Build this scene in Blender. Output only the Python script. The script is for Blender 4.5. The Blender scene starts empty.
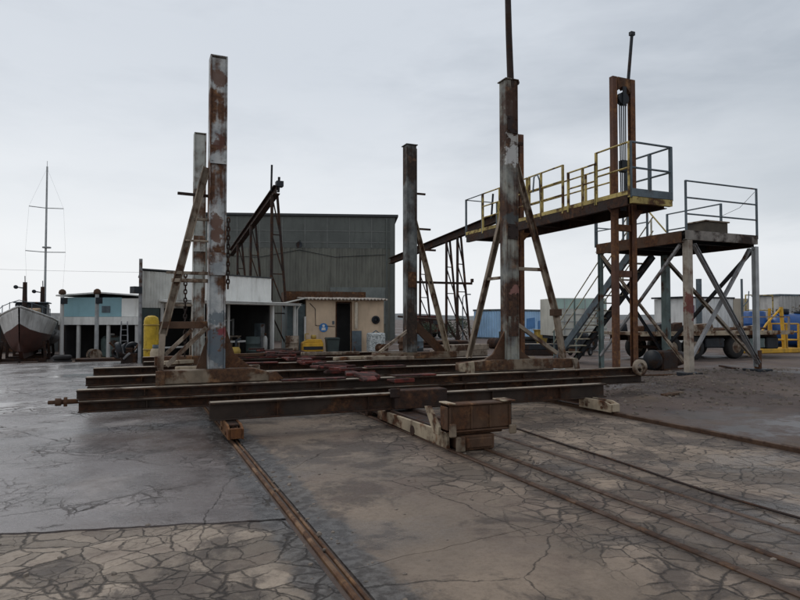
import bpy, math, random
from math import radians as RAD, sin, cos, pi, sqrt, exp
from mathutils import Vector as V, Matrix
from mathutils import noise as mnoise
random.seed(7)
S = bpy.context.scene
COL = S.collection

# ------------------------------------------------------------------ objects
def prop(o, label=None, cat=None, group=None, kind=None):
    if label: o['label'] = label
    if cat: o['category'] = cat
    if group: o['group'] = group
    if kind: o['kind'] = kind
    return o

def thing(name, label, cat, loc=(0, 0, 0), rz=0.0, group=None):
    o = bpy.data.objects.new(name, None)
    o.empty_display_size = 0.3
    COL.objects.link(o)
    o.location = loc
    o.rotation_euler = (0, 0, rz)
    return prop(o, label, cat, group)

def copy_tree(o, parent=None):
    c = o.copy()
    COL.objects.link(c)
    c.parent = parent
    for ch in list(o.children):
        copy_tree(ch, c)
    return c

class MB:
    """collects shapes into one mesh"""
    def __init__(s, off=(0, 0, 0)):
        s.v = []; s.f = []; s.o = V(off); s.sm = []
    def add(s, vs, fs, smooth=False):
        b = len(s.v)
        s.v += [V(p) + s.o for p in vs]
        s.f += [tuple(i + b for i in f) for f in fs]
        s.sm += [smooth] * len(fs)
        return s
    def box(s, x0, x1, y0, y1, z0, z1):
        vs = [(x, y, z) for z in (z0, z1) for y in (y0, y1) for x in (x0, x1)]
        return s.add(vs, [(0, 2, 3, 1), (4, 5, 7, 6), (0, 1, 5, 4), (2, 6, 7, 3), (0, 4, 6, 2), (1, 3, 7, 5)])
    def frame(s, p0, p1, up=(0, 0, 1)):
        p0 = V(p0); p1 = V(p1); d = (p1 - p0).normalized(); up = V(up)
        if abs(d.dot(up)) > .98: up = V((0, 1, 0)) if abs(d.y) < .9 else V((1, 0, 0))
        u = d.cross(up).normalized(); w = u.cross(d)
        return p0, p1, u, w
    def sweep(s, prof, p0, p1, up=(0, 0, 1)):
        p0, p1, u, w = s.frame(p0, p1, up)
        n = len(prof)
        vs = [p0 + u * a + w * b for a, b in prof] + [p1 + u * a + w * b for a, b in prof]
        fs = [(i, (i + 1) % n, n + (i + 1) % n, n + i) for i in range(n)]
        fs += [tuple(range(n - 1, -1, -1)), tuple(range(n, 2 * n))]
        return s.add(vs, fs)
    def bar(s, p0, p1, w, h, up=(0, 0, 1)):
        a, b = w / 2, h / 2
        return s.sweep([(-a, -b), (a, -b), (a, b), (-a, b)], p0, p1, up)
    def ibeam(s, p0, p1, w, h, tf=.025, tw=.02, up=(0, 0, 1)):
        a, b, t = w / 2, h / 2, tw / 2
        P = [(-a, -b), (a, -b), (a, -b + tf), (t, -b + tf), (t, b - tf), (a, b - tf), (a, b), (-a, b), (-a, b - tf), (-t, b - tf), (-t, -b + tf), (-a, -b + tf)]
        return s.sweep(P, p0, p1, up)
    def channel(s, p0, p1, w, h, t=.02, up=(0, 0, 1), flip=1):
        a, b = w / 2, h / 2
        P = [(-a, -b), (a, -b), (a, -b + t), (-a + t, -b + t), (-a + t, b - t), (a, b - t), (a, b), (-a, b)]
        P = [(x * flip, y) for x, y in P]
        if flip < 0: P.reverse()
        return s.sweep(P, p0, p1, up)
    def tube(s, pts, r, n=8):
        pts = [V(p) for p in pts]
        rr = r if isinstance(r, (list, tuple)) else [r] * len(pts)
        rings = []; prev = None
        for i, p in enumerate(pts):
            d = (pts[min(i + 1, len(pts) - 1)] - pts[max(i - 1, 0)]).normalized()
            if prev is None:
                ref = V((0, 0, 1)) if abs(d.z) < .95 else V((1, 0, 0))
                u = d.cross(ref).normalized()
            else:
                u = (prev - d * prev.dot(d)).normalized()
            prev = u; w = d.cross(u)
            rings.append([p + (u * cos(2 * pi * k / n) + w * sin(2 * pi * k / n)) * rr[i] for k in range(n)])
        vs = [q for R in rings for q in R]; fs = []
        for i in range(len(pts) - 1):
            for k in range(n):
                k2 = (k + 1) % n
                fs.append((i * n + k, i * n + k2, (i + 1) * n + k2, (i + 1) * n + k))
        s.add(vs, fs, True)
        m = (len(pts) - 1) * n
        return s.add([v for v in rings[0]] + [v for v in rings[-1]], [tuple(range(n - 1, -1, -1)), tuple(range(n, 2 * n))])
    def lathe(s, prof, c=(0, 0, 0), n=16, axis='z', smooth=True):
        vs = []; c = V(c)
        for r, z in prof:
            for k in range(n):
                a = 2 * pi * k / n
                p = (r * cos(a), r * sin(a), z)
                if axis == 'x': p = (p[2], p[0], p[1])
                if axis == 'y': p = (p[1], p[2], p[0])
                vs.append(c + V(p))
        fs = []
        for i in range(len(prof) - 1):
            for k in range(n):
                k2 = (k + 1) % n
                fs.append((i * n + k, i * n + k2, (i + 1) * n + k2, (i + 1) * n + k))
        s.add(vs, fs, smooth)
        return s
    def prism(s, poly, y0, y1, axis='y'):
        """poly in (x,z) swept along y, or (y,z) swept along x, or (x,y) along z"""
        n = len(poly)
        def P(a, b, t):
            return {'y': (a, t, b), 'x': (t, a, b), 'z': (a, b, t)}[axis]
        vs = [P(a, b, y0) for a, b in poly] + [P(a, b, y1) for a, b in poly]
        fs = [(i, (i + 1) % n, n + (i + 1) % n, n + i) for i in range(n)] + [tuple(range(n - 1, -1, -1)), tuple(range(n, 2 * n))]
        return s.add(vs, fs)
    def corr(s, p0, p1, z0, z1, pitch=.2, dep=.03, thick=.04):
        """ribbed sheet from p0 to p1 (xy); ribs vertical"""
        p0 = V((p0[0], p0[1], 0)); p1 = V((p1[0], p1[1], 0)); L = (p1 - p0).length
        d = (p1 - p0) / L; nrm = V((d.y, -d.x, 0))
        pts = []; t = 0.0
        while t < L - 1e-6:
            for a, o in ((0, 0), (.3, 0), (.42, dep), (.78, dep), (.9, 0)):
                if t + a * pitch < L: pts.append((t + a * pitch, o))
            t += pitch
        pts.append((L, 0))
        n = len(pts)
        fr = [p0 + d * a + nrm * o for a, o in pts]; bk = [p0 + d * a - nrm * thick for a, o in pts]
        vs = [p + V((0, 0, z0)) for p in fr] + [p + V((0, 0, z1)) for p in fr] + [p + V((0, 0, z0)) for p in bk] + [p + V((0, 0, z1)) for p in bk]
        fs = []
        for i in range(n - 1):
            fs += [(i, i + 1, n + i + 1, n + i), (2 * n + i + 1, 2 * n + i, 3 * n + i, 3 * n + i + 1), (n + i, n + i + 1, 3 * n + i + 1, 3 * n + i), (i + 1, i, 2 * n + i, 2 * n + i + 1)]
        fs += [(0, n, 3 * n, 2 * n), (n - 1, 3 * n - 1, 4 * n - 1, 2 * n - 1)]
        return s.add(vs, fs)
    def build(s, name, m, parent=None, bevel=0):
        me = bpy.data.meshes.new(name)
        me.from_pydata([tuple(p) for p in s.v], [], s.f)
        me.validate(); me.update()
        if len(me.polygons) == len(s.sm):
            me.polygons.foreach_set('use_smooth', s.sm)
        o = bpy.data.objects.new(name, me)
        COL.objects.link(o)
        if m: me.materials.append(m)
        if parent: o.parent = parent
        if bevel:
            b = o.modifiers.new('bev', 'BEVEL'); b.width = bevel; b.segments = 1; b.limit_method = 'ANGLE'; b.angle_limit = RAD(50)
        return o

# ------------------------------------------------------------------ materials
class NT:
    def __init__(s, name):
        s.m = bpy.data.materials.new(name); s.m.use_nodes = True
        s.t = s.m.node_tree; s.t.nodes.clear()
        s.out = s.n('ShaderNodeOutputMaterial')
    def n(s, ty, **k):
        nd = s.t.nodes.new(ty)
        for a, b in k.items(): setattr(nd, a, b)
        return nd
    def set(s, sock, v):
        if isinstance(v, bpy.types.NodeSocket): s.t.links.new(v, sock)
        else:
            if isinstance(v, (tuple, list)) and len(v) == 3 and sock.type == 'RGBA': v = (*v, 1)
            sock.default_value = v
    def math(s, op, a, b=0.0, clamp=False):
        nd = s.n('ShaderNodeMath', operation=op, use_clamp=clamp)
        s.set(nd.inputs[0], a); s.set(nd.inputs[1], b); return nd.outputs[0]
    def mix(s, f, a, b, blend='MIX'):
        nd = s.n('ShaderNodeMix', data_type='RGBA', blend_type=blend)
        s.set(nd.inputs['Factor'], f); s.set(nd.inputs[6], a); s.set(nd.inputs[7], b); return nd.outputs[2]
    def ramp(s, v, lo, hi, a=0.0, b=1.0):
        nd = s.n('ShaderNodeMapRange', interpolation_type='SMOOTHSTEP')
        s.set(nd.inputs[0], v); s.set(nd.inputs[1], lo); s.set(nd.inputs[2], hi); s.set(nd.inputs[3], a); s.set(nd.inputs[4], b)
        return nd.outputs[0]
    def noise(s, co, scale=1.0, detail=4, rough=.55, dist=0.0, col=False):
        nd = s.n('ShaderNodeTexNoise')
        s.set(nd.inputs['Vector'], co); nd.inputs['Scale'].default_value = scale; nd.inputs['Detail'].default_value = detail
        nd.inputs['Roughness'].default_value = rough; nd.inputs['Distortion'].default_value = dist
        return nd.outputs[1 if col else 0]
    def vmath(s, op, a, b):
        nd = s.n('ShaderNodeVectorMath', operation=op)
        s.set(nd.inputs[0], a); s.set(nd.inputs[1], b); return nd.outputs[0]
    def scl(s, co, sc):
        return s.vmath('MULTIPLY', co, sc)
    def coord(s):
        tc = s.n('ShaderNodeTexCoord'); oi = s.n('ShaderNodeObjectInfo')
        k = s.n('ShaderNodeVectorMath', operation='SCALE'); k.inputs[0].default_value = (37.0, 23.0, 11.0)
        s.t.links.new(oi.outputs['Random'], k.inputs['Scale'])
        return s.vmath('ADD', tc.outputs['Object'], k.outputs[0])
    def finish(s, col, rough, metal=0.0, bump=None, bstr=.3, bdist=.02, spec=.5):
        p = s.n('ShaderNodeBsdfPrincipled')
        s.set(p.inputs['Base Color'], col); s.set(p.inputs['Roughness'], rough); s.set(p.inputs['Metallic'], metal)
        s.set(p.inputs['Specular IOR Level'], spec)
        if bump is not None:
            b = s.n('ShaderNodeBump'); b.inputs['Strength'].default_value = bstr; b.inputs['Distance'].default_value = bdist
            s.t.links.new(bump, b.inputs['Height']); s.t.links.new(b.outputs[0], p.inputs['Normal'])
        s.t.links.new(p.outputs[0], s.out.inputs[0])
        return s.m

RUST_A = (.12, .05, .023); RUST_B = (.035, .018, .012); RUST_C = (.23, .095, .035)
def steel(name, paint, rust=.5, rough=.55, scale=1.6, streak=.6, rust_a=RUST_A, rust_b=RUST_B, rust_c=RUST_C, paint2=None, sharp=.06, spots=None):
    t = NT(name); co = t.coord()
    big = t.noise(co, scale, 6, .62, .3)
    st = t.noise(t.scl(co, (7, 7, .55)), 1.0, 4, .6)
    m = t.math('ADD', t.math('MULTIPLY', big, 1 - streak * .5), t.math('MULTIPLY', st, streak * .5))
    th = .5 + (.5 - rust) * .42
    mask = t.ramp(m, th - sharp, th + sharp)
    fine = t.noise(co, 14, 5, .7)
    rc = t.mix(t.ramp(fine, .3, .7), rust_b, rust_a)
    rc = t.mix(t.ramp(t.noise(co, 4.3, 4, .6), .55, .72), rc, rust_c)
    p2 = paint2 or tuple(c * .62 for c in paint)
    pc = t.mix(t.ramp(t.noise(co, 2.7, 5, .65), .35, .68), paint, p2)
    pc = t.mix(t.math('MULTIPLY', t.ramp(st, .5, .75), .5), pc, tuple(c * .45 for c in paint))
    c = t.mix(mask, pc, rc)
    if spots:
        tc = t.n('ShaderNodeTexCoord')
        for (p, r, col) in spots:
            d = t.n('ShaderNodeVectorMath', operation='DISTANCE')
            t.set(d.inputs[0], t.vmath('ADD', tc.outputs['Object'], t.scl(t.vmath('SUBTRACT', t.noise(co, 4, 6, .7, col=True), (.5, .5, .5)), (r * 3.4, r * 3.4, r * 4.5))))
            d.inputs[1].default_value = p
            c = t.mix(t.math('MULTIPLY', t.ramp(d.outputs[1], r * 1.05, r * .75), .9), c, col)
    rg = t.math('ADD', rough, t.math('MULTIPLY', mask, .25))
    return t.finish(c, rg, 0, t.math('ADD', fine, t.math('MULTIPLY', mask, .6)), .4, .008, .22)

def plain(name, col, rough=.6, var=.25, scale=3.0, dirt=.3, bump=.15, dirtcol=(.05, .04, .03), spec=.4, streak=True):
    t = NT(name); co = t.coord()
    n1 = t.noise(co, scale, 5, .6)
    c = t.mix(t.ramp(n1, .3, .7), tuple(x * (1 - var) for x in col), tuple(min(1, x * (1 + var)) for x in col))
    st = t.noise(t.scl(co, (4, 4, .5 if streak else 4)), 1.0, 6, .65)
    c = t.mix(t.math('MULTIPLY', t.ramp(st, .45, .75), dirt), c, dirtcol)
    fine = t.noise(co, 25, 4, .6)
    return t.finish(c, t.ramp(n1, .2, .8, rough - .1, rough + .12), 0, fine, bump, .006, spec)

# steels
M = {}
M['pole'] = plain('pole_grey', (.36, .37, .365), .6, .2, 3, .4)
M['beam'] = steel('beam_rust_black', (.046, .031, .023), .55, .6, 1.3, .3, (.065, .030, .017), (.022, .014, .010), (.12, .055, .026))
M['beam_top_lit'] = steel('beam_flange_lit', (.34, .28, .215), .34, .55, 2.2, .2, (.07, .035, .02), (.03, .02, .014), (.17, .12, .085))  # pale base paints skylight on the beam tops, with rust patches over it
M['rust'] = steel('rust_brown', (.10, .055, .033), .5, .7, 2.0, .5, (.12, .055, .027), (.05, .026, .017), (.24, .125, .06))
M['rust_dark'] = steel('rust_dark', (.035, .022, .018), .5, .65, 2.0, .4, (.07, .034, .02), (.025, .016, .013), (.13, .06, .03))
M['rust_orange'] = steel('rust_orange', (.19, .10, .045), .5, .7, 2.4, .5, (.16, .065, .025), (.07, .032, .018), (.30, .15, .06))
M['brace'] = steel('brace_worn', (.33, .265, .2), .45, .6, 2.2, .5, (.10, .05, .028), (.05, .03, .02), (.19, .10, .05))
M['pale'] = steel('pale_scale', (.42, .34, .24), .42, .65, 2.6, .4)
M['sill'] = steel('sill_brown', (.24, .185, .13), .56, .65, 2.4, .3, (.12, .06, .032), (.05, .028, .019), (.24, .13, .065))
M['red'] = steel('red_primer', (.14, .026, .018), .56, .6, 3.0, .1, (.05, .022, .018), (.025, .015, .013), (.20, .05, .04))
M['cream_rail'] = steel('cream_rail', (.48, .44, .32), .38, .6, 3, .3)
M['yellow_rail'] = steel('yellow_rail', (.52, .40, .14), .43, .6, 3.2, .3, (.12, .06, .025), (.05, .03, .02), (.22, .12, .05))
M['grey_rail'] = steel('grey_rail', (.12, .15, .17), .25, .5, 2.6, .4)
M['teal_leg'] = steel('teal_leg', (.16, .21, .20), .35, .55, 2.0, .5)
M['dark_steel'] = steel('dark_steel', (.028, .032, .038), .3, .5, 2.0, .3, (.05, .028, .02), (.02, .016, .014), (.07, .04, .03))
M['grey_brace'] = steel('grey_brace', (.30, .30, .305), .34, .55, 2.2, .4, (.10, .05, .03), (.05, .03, .02), (.15, .09, .05))
M['white_rust'] = steel('white_rust', (.50, .46, .41), .40, .55, 1.7, .6, (.24, .13, .08), (.14, .06, .035), (.32, .21, .13))

# ------------------------------------------------------------------ ground
def smooth(a):
    a = max(0.0, min(1.0, a)); return a * a * (3 - 2 * a)
def G(x, y):
    z = -.75 * smooth((y - 24) / 14) * (1 - smooth((x + .5) / 3))
    z += .17 * exp(-((x - 15.6) ** 2 / 9.0 + (y - 11.4) ** 2 / 5.0))
    m = exp(-((x - 12.2) ** 2 / 10.0 + (y - 10.6) ** 2 / 2.2))
    z += .10 * m
    k = smooth((x - 7.9) / 1.5) * smooth((60 - abs(x)) / 20) * smooth((y - 4) / 4) * smooth((45 - y) / 15)
    z += k * .05 * (mnoise.noise(V((x * 1.3, y * 1.3, 0))) + .6 * mnoise.noise(V((x * 3.7, y * 3.7, 4)))) * (.5 + m * 2)
    return z

def sheet(name, xs, yfun, mat, dz, kind='structure', skirt=.03):
    """grid over xs with yfun(x) -> list of y; follows the terrain, edges turned down"""
    rows = [yfun(x) for x in xs]; n = len(rows[0]); vs = []; fs = []
    for x, r in zip(xs, rows):
        for y in r: vs.append((x, y, G(x, y) + dz))
    for i in range(len(xs) - 1):
        for j in range(n - 1):
            a = i * n + j; fs.append((a, a + n, a + n + 1, a + 1))
    b = MB(); b.add(vs, fs, True)
    if skirt:
        rim = [(i, 0) for i in range(len(xs))] + [(len(xs) - 1, j) for j in range(1, n)] + [(i, n - 1) for i in range(len(xs) - 2, -1, -1)] + [(0, j) for j in range(n - 2, 0, -1)]
        pv = [vs[i * n + j] for i, j in rim]; k = len(pv)
        b.add(pv + [(p[0], p[1], p[2] - skirt) for p in pv], [(q, k + q, k + (q + 1) % k, (q + 1) % k) for q in range(k)])
    o = b.build(name, mat)
    return prop(o, kind=kind)

def lin(a, b, n): return [a + (b - a) * i / (n - 1) for i in range(n)]

def concrete(name, crack, base, base2, wet, tone=1.0, crack_by_x=False, MUD=.68, SPEC=.28):
    t = NT(name)
    g = t.n('ShaderNodeNewGeometry'); P = g.outputs['Position']
    sx = t.n('ShaderNodeSeparateXYZ'); t.set(sx.inputs[0], P); X, Y = sx.outputs[0], sx.outputs[1]
    warp = t.scl(t.vmath('SUBTRACT', t.noise(P, 1.1, 4, .6, col=True), (.5, .5, .5)), (.3, .3, 0))
    Pw = t.vmath('ADD', P, warp)
    fwarp = t.scl(t.vmath('SUBTRACT', t.noise(P, 6, 9, .75, col=True), (.5, .5, .5)), (.10, .10, 0))
    Pw = t.vmath('ADD', Pw, fwarp)
    Pf = t.scl(Pw, (1, 1.15, 0))
    def vor(sc):
        e = t.n('ShaderNodeTexVoronoi', feature='DISTANCE_TO_EDGE', voronoi_dimensions='2D'); t.set(e.inputs['Vector'], Pf); e.inputs['Scale'].default_value = sc
        c = t.n('ShaderNodeTexVoronoi', feature='F1', voronoi_dimensions='2D'); t.set(c.inputs['Vector'], Pf); c.inputs['Scale'].default_value = sc
        return t.math('DIVIDE', e.outputs[0], sc), c.outputs['Color']
    d1, c1 = vor(1.9); d2, c2 = vor(4.3); d3, c3 = vor(9.5)
    wvar = t.noise(P, 2.3, 4, .65)
    big = t.noise(P, .55, 5, .6, .4)
    mid = t.noise(P, 2.0, 6, .65)
    fine = t.noise(P, 26, 6, .7)
    grit = t.noise(P, 130, 3, .7)
    # crack amount
    amt = t.ramp(t.noise(P, .8, 4, .6), .5 - .28 * crack, .5 - .28 * crack + .16) if crack < 1.5 else 1.0
    if crack_by_x:
        xx = t.math('ADD', X, t.math('MULTIPLY', t.math('SUBTRACT', t.noise(P, .6, 5, .65), .5), 2.4))
        amt = t.ramp(xx, 2.55, 3.15)
    w1 = t.ramp(wvar, .34, .72, .0035, .028)
    k1 = t.math('MULTIPLY', t.math('MULTIPLY', t.ramp(d1, 0.0, w1, 1, 0), amt), t.ramp(t.noise(t.vmath('ADD', P, (13, 7, 0)), 1.3, 4, .65), .34, .46, .3, 1))
    amt2 = t.math('MULTIPLY', amt, t.ramp(t.noise(P, .95, 3, .6), .34, .44))
    k2 = t.math('MULTIPLY', t.ramp(d2, 0.0, t.math('MULTIPLY', w1, .85), 1, 0), amt2)
    k2 = t.math('MULTIPLY', k2, t.ramp(t.noise(t.vmath('ADD', P, (3, 17, 0)), 2.1, 4, .65), .36, .5, .25, 1))
    amt3 = t.math('MULTIPLY', amt2, t.ramp(t.noise(P, 1.6, 3, .6), .52, .62))
    k3 = t.math('MULTIPLY', t.ramp(d3, 0.0, t.math('MULTIPLY', w1, .34), 1, 0), amt3)
    k = t.math('MAXIMUM', t.math('MAXIMUM', k1, k2), t.math('MULTIPLY', k3, .85))
    # long lone cracks in the sound concrete
    d0, c0 = vor(.42)
    k = t.math('MAXIMUM', k, t.math('MULTIPLY', t.ramp(d0, 0, t.ramp(wvar, .35, .7, .002, .016), 1, 0), .8))
    # colour
    c = t.mix(t.ramp(big, .32, .68), base, base2)
    c = t.mix(t.math('MULTIPLY', t.ramp(mid, .38, .72), .55), c, tuple(x * .55 for x in base))
    bw = t.n('ShaderNodeSeparateColor'); t.set(bw.inputs[0], c1); cell = bw.outputs[0]
    bw2 = t.n('ShaderNodeSeparateColor'); t.set(bw2.inputs[0], c2)
    cell = t.math('ADD', t.math('MULTIPLY', cell, .6), t.math('MULTIPLY', bw2.outputs[1], .4))
    cv = t.math('MULTIPLY', t.ramp(cell, .2, .8, -.34, .30), amt)
    hs = t.n('ShaderNodeHueSaturation'); t.set(hs.inputs['Color'], c); t.set(hs.inputs['Value'], t.math('ADD', cv, 1.0))
    hs.inputs['Saturation'].default_value = 1.0
    c = hs.outputs[0]
    c = t.mix(t.ramp(fine, .42, .75, 0, .5), c, tuple(x * .5 for x in base))
    c = t.mix(t.ramp(grit, .55, .8, 0, .4), c, tuple(min(1, x * 1.7) for x in base))
    # stains with a shape of their own: oil and mud
    mud = t.math('MULTIPLY', t.ramp(t.noise(t.vmath('ADD', P, (31, 7, 0)), .8, 9, .75, .3), .485, .575), MUD)
    c = t.mix(mud, c, t.mix(fine, (.024, .018, .016), (.058, .041, .034)))
    rst = t.math('MULTIPLY', t.ramp(t.noise(t.vmath('ADD', P, (5, 51, 0)), .7, 7, .68), .5, .66), .5)
    c = t.mix(rst, c, (.11, .072, .056))
    # rust bleeding off the rails
    for rx, w in ((1.2, .27), (3.5, .14), (3.92, .12), (4.52, .10), (7.25, .2)):
        dx = t.math('ABSOLUTE', t.math('SUBTRACT', X, rx))
        mm = t.math('MULTIPLY', t.ramp(dx, 0, t.math('MULTIPLY', t.noise(P, 3.5, 5, .7), w * 3.2), 1, 0), .85)
        c = t.mix(mm, c, t.mix(fine, (.028, .022, .02), (.055, .036, .024)))
    gx = t.math('ABSOLUTE', t.math('SUBTRACT', X, 1.2)); gm = t.ramp(t.math('ADD', gx, t.math('MULTIPLY', t.math('SUBTRACT', t.noise(P, 2.6, 7, .72), .5), .5)), .34, .24)
    c = t.mix(t.math('MULTIPLY', gm, .8), c, t.mix(t.ramp(t.noise(P, 11, 5, .7), .4, .62), (.04, .036, .035), (.125, .118, .112)))
    c = t.mix(t.math('MULTIPLY', k, .82), c, t.mix(fine, (.012, .009, .008), (.03, .02, .015)))
    if tone != 1.0:
        c = t.mix(1.0, c, (tone, tone, tone), 'MULTIPLY')
    # wetness
    wn = t.noise(t.vmath('ADD', P, (11, 3, 0)), .38, 6, .62, .3)
    wm = t.ramp(wn, .62 - wet * .3, .74 - wet * .3)
    c = t.mix(t.math('MULTIPLY', wm, .42), c, t.mix(1.0, c, (.55, .56, .6), 'MULTIPLY'))
    r = t.math('SUBTRACT', t.ramp(fine, .3, .8, .5, .72), t.math('MULTIPLY', wm, t.ramp(mid, .3, .7, .5, .24)))
    if SPEC > .4:   # standing water on the far left slab
        pn = t.ramp(t.noise(t.scl(t.vmath('ADD', P, (4, 2, 0)), (.55, 1, 1)), .55, 6, .6, .3), .48, .56)
        pw = t.math('MULTIPLY', pn, t.ramp(t.math('ADD', Y, t.math('MULTIPLY', X, -.25)), 8.5, 12.5))
        r = t.math('SUBTRACT', r, t.math('MULTIPLY', pw, t.math('SUBTRACT', r, .13)))
        fine = t.math('MULTIPLY', fine, t.math('SUBTRACT', 1.0, t.math('MULTIPLY', pw, .9))); mid = t.math('MULTIPLY', mid, t.math('SUBTRACT', 1.0, t.math('MULTIPLY', pw, .9))); grit = t.math('MULTIPLY', grit, t.math('SUBTRACT', 1.0, pw))
    h = t.math('SUBTRACT', t.math('ADD', t.math('MULTIPLY', fine, .25), t.math('MULTIPLY', mid, .35)), t.math('MULTIPLY', k, 1.2))
    h = t.math('ADD', h, t.math('MULTIPLY', t.math('MULTIPLY', cell, amt), .5))
    h = t.math('ADD', h, t.math('MULTIPLY', grit, .08))
    return t.finish(c, r, 0, h, .6, .03, SPEC)

def dirt_mat():
    t = NT('yard_dirt'); g = t.n('ShaderNodeNewGeometry'); P = g.outputs['Position']
    big = t.noise(P, .35, 6, .62, .4); mid = t.noise(P, 1.7, 6, .68); fine = t.noise(P, 18, 6, .72); grit = t.noise(P, 75, 4, .7)
    c = t.mix(t.ramp(big, .35, .66), (.092, .061, .049), (.13, .094, .077))
    c = t.mix(t.math('MULTIPLY', t.ramp(mid, .45, .7), .7), c, (.034, .026, .024))
    c = t.mix(t.ramp(fine, .5, .75, 0, .7), c, (.115, .09, .074))
    c = t.mix(t.ramp(grit, .58, .75, 0, .7), c, (.17, .14, .118))
    straw = t.ramp(t.noise(t.vmath('ADD', P, (9, 2, 0)), .8, 7, .7), .5, .64, 0, .55)
    c = t.mix(straw, c, (.12, .082, .05))
    wm = t.ramp(t.noise(t.vmath('ADD', P, (2, 13, 0)), .3, 6, .6, .3), .5, .6)
    sx = t.n('ShaderNodeSeparateXYZ'); t.set(sx.inputs[0], P)
    # puddle on the tarmac beside the outer rail
    dx = t.n('ShaderNodeVectorMath', operation='DISTANCE'); t.set(dx.inputs[0], t.vmath('ADD', t.scl(P, (.62, 1, 0)), t.scl(t.vmath('SUBTRACT', t.noise(P, 1.2, 5, .65, col=True), (.5, .5, .5)), (1.6, 1.6, 0)))); dx.inputs[1].default_value = (5.6, 6.1, 0)
    pud = t.math('MULTIPLY', t.ramp(dx.outputs[1], 1.3, .6), t.ramp(mid, .36, .58, .25, 1))
    wm = t.math('MAXIMUM', t.math('MULTIPLY', wm, .75), pud)
    c = t.mix(t.math('MULTIPLY', wm, .5), c, (.03, .028, .03))
    r = t.ramp(wm, 0, 1, .8, .36)
    h = t.math('MULTIPLY', t.math('ADD', t.math('ADD', mid, t.math('MULTIPLY', fine, .7)), t.math('MULTIPLY', grit, .35)), t.ramp(pud, 0, 1, 1, .05))
    return t.finish(c, r, 0, h, .7, .04, .45)

M['left'] = concrete('wet_slab', .12, (.20, .168, .155), (.25, .217, .203), 1.0, MUD=.4, SPEC=.5)
M['crazed'] = concrete('crazed_concrete', 2, (.295, .235, .178), (.19, .15, .118), .12)
M['mid'] = concrete('apron_concrete', 1, (.25, .189, .138), (.16, .124, .096), .34, crack_by_x=True)
M['dirt'] = dirt_mat()

def nonuni(lo, a, b, hi, step):
    out = []; x = a; n = int(round((b - a) / step)); out = [a + (b - a) * i / n for i in range(n + 1)]
    s = step; x = b
    while x < hi: s *= 1.6; x = min(hi, x + s); out.append(x)
    s = step; x = a; pre = []
    while x > lo: s *= 1.6; x = max(lo, x - s); pre.append(x)
    return pre[::-1] + out
XS = nonuni(-2500, -14, 34, 2500, .3); YS = nonuni(-60, -3, 52, 4000, .3)
sheet('ground', XS, lambda x: YS, M['dirt'], 0.0, skirt=0)
edge = lambda x: 5.13 - .25 * x + .05 * mnoise.noise(V((x * .9, 7, 0))) + .035 * mnoise.noise(V((x * 4.1, 2, 0))) + .018 * mnoise.noise(V((x * 11, 5, 0)))
# wet left slab in three pours, open joints between them
j1, j2 = 11.6, 17.5
sheet('wet_pavement', lin(-13.5, 1.115, 220), lambda x: lin(edge(x), j1 - .06 * x, 20), M['left'], .02)
sheet('wet_pavement_middle', lin(-13.5, 1.115, 220), lambda x: lin(j1 - .06 * x + .03, j2 + .1 * x, 14), M['left'], .019)
sheet('wet_pavement_far', lin(-13.5, 1.115, 220), lambda x: lin(j2 + .1 * x + .03, 25.5, 16), M['left'], .02)
sheet('crazed_pavement', lin(-10.0, 1.11, 170), lambda x: lin(-2.0, edge(x) - .02 - .03 * abs(mnoise.noise(V((x * 3, 1, 1)))), 14), M['crazed'], .014)
jn = lambda x: 3.55 + .13 * x + .03 * mnoise.noise(V((x * 3.3, 4, 0))) + .02 * mnoise.noise(V((x * 9, 4, 0)))
sheet('slip_apron', lin(1.262, 7.2, 110), lambda x: lin(-2.0, jn(x), 16), M['mid'], .018)
sheet('slip_apron_far', lin(1.262, 7.2, 110), lambda x: lin(jn(x) + .012, 25.0, 50), M['mid'], .015)

# rails
def rail(name, label, pts, prof, m):
    b = MB()
    for p0, p1 in zip(pts[:-1], pts[1:]): b.sweep(prof, p0, p1)
    return prop(b.build(name, m), label, 'rail')
def flat(w, h): return [(-w / 2, -.03), (w / 2, -.03), (w / 2, h - .008), (w / 2 - .008, h), (-w / 2 + .008, h), (-w / 2, h - .008)]
M['rail_o'] = steel('rail_rust_orange', (.20, .11, .055), .58, .55, 3.0, .1, (.12, .058, .028), (.05, .027, .017), (.24, .13, .06))
M['rail_d'] = steel('rail_rust_brown', (.085, .048, .03), .5, .5, 3.0, .1, (.07, .035, .02), (.03, .018, .013), (.17, .09, .045))
b = MB()
b.sweep(flat(.036, .02), (1.172, -1.5, 0.008), (1.165, 24, 0.008)); b.sweep(flat(.022, .02), (1.226, -1.5, 0.004), (1.232, 24, .004))
prop(b.build('rail', M['rail_o']), 'rusty orange double-flanged rail left of the pale concrete apron', 'rail')
rail('rail', 'rusty slipway rail under the left side of the centre girder', [(3.5, -1.5, .004), (3.5, 24, .004)], flat(.06, .03), M['rail_d'])
rail('rail', 'rusty slipway rail under the right side of the centre girder', [(3.92, -1.5, .002), (3.92, 24, .002)], flat(.06, .03), M['rail_d'])
rail('rail', 'dark worn rail sunk in the crazed concrete right of the centre pair', [(4.5, -1.5, .016), (4.56, 24, .016)], flat(.045, .012), M['rail_d'])
rail('rail', 'dark brown outer rail between crazed concrete and black tarmac', [(7.26, -1.5, .016), (7.28, 24, .016)], flat(.075, .055), M['rail_d'])
b = MB(); pts = []
for i in range(60):
    y = -1.5 + i * .33; pts.append((4.72 + .035 * y + .04 * sin(y * 1.1) + .02 * sin(y * 2.7), y, .03))
b.tube(pts, .011, 6)
prop(b.build('hauling_cable', M['rust_dark']), 'thin dark hauling cable lying along the crazed concrete', 'cable')

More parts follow.
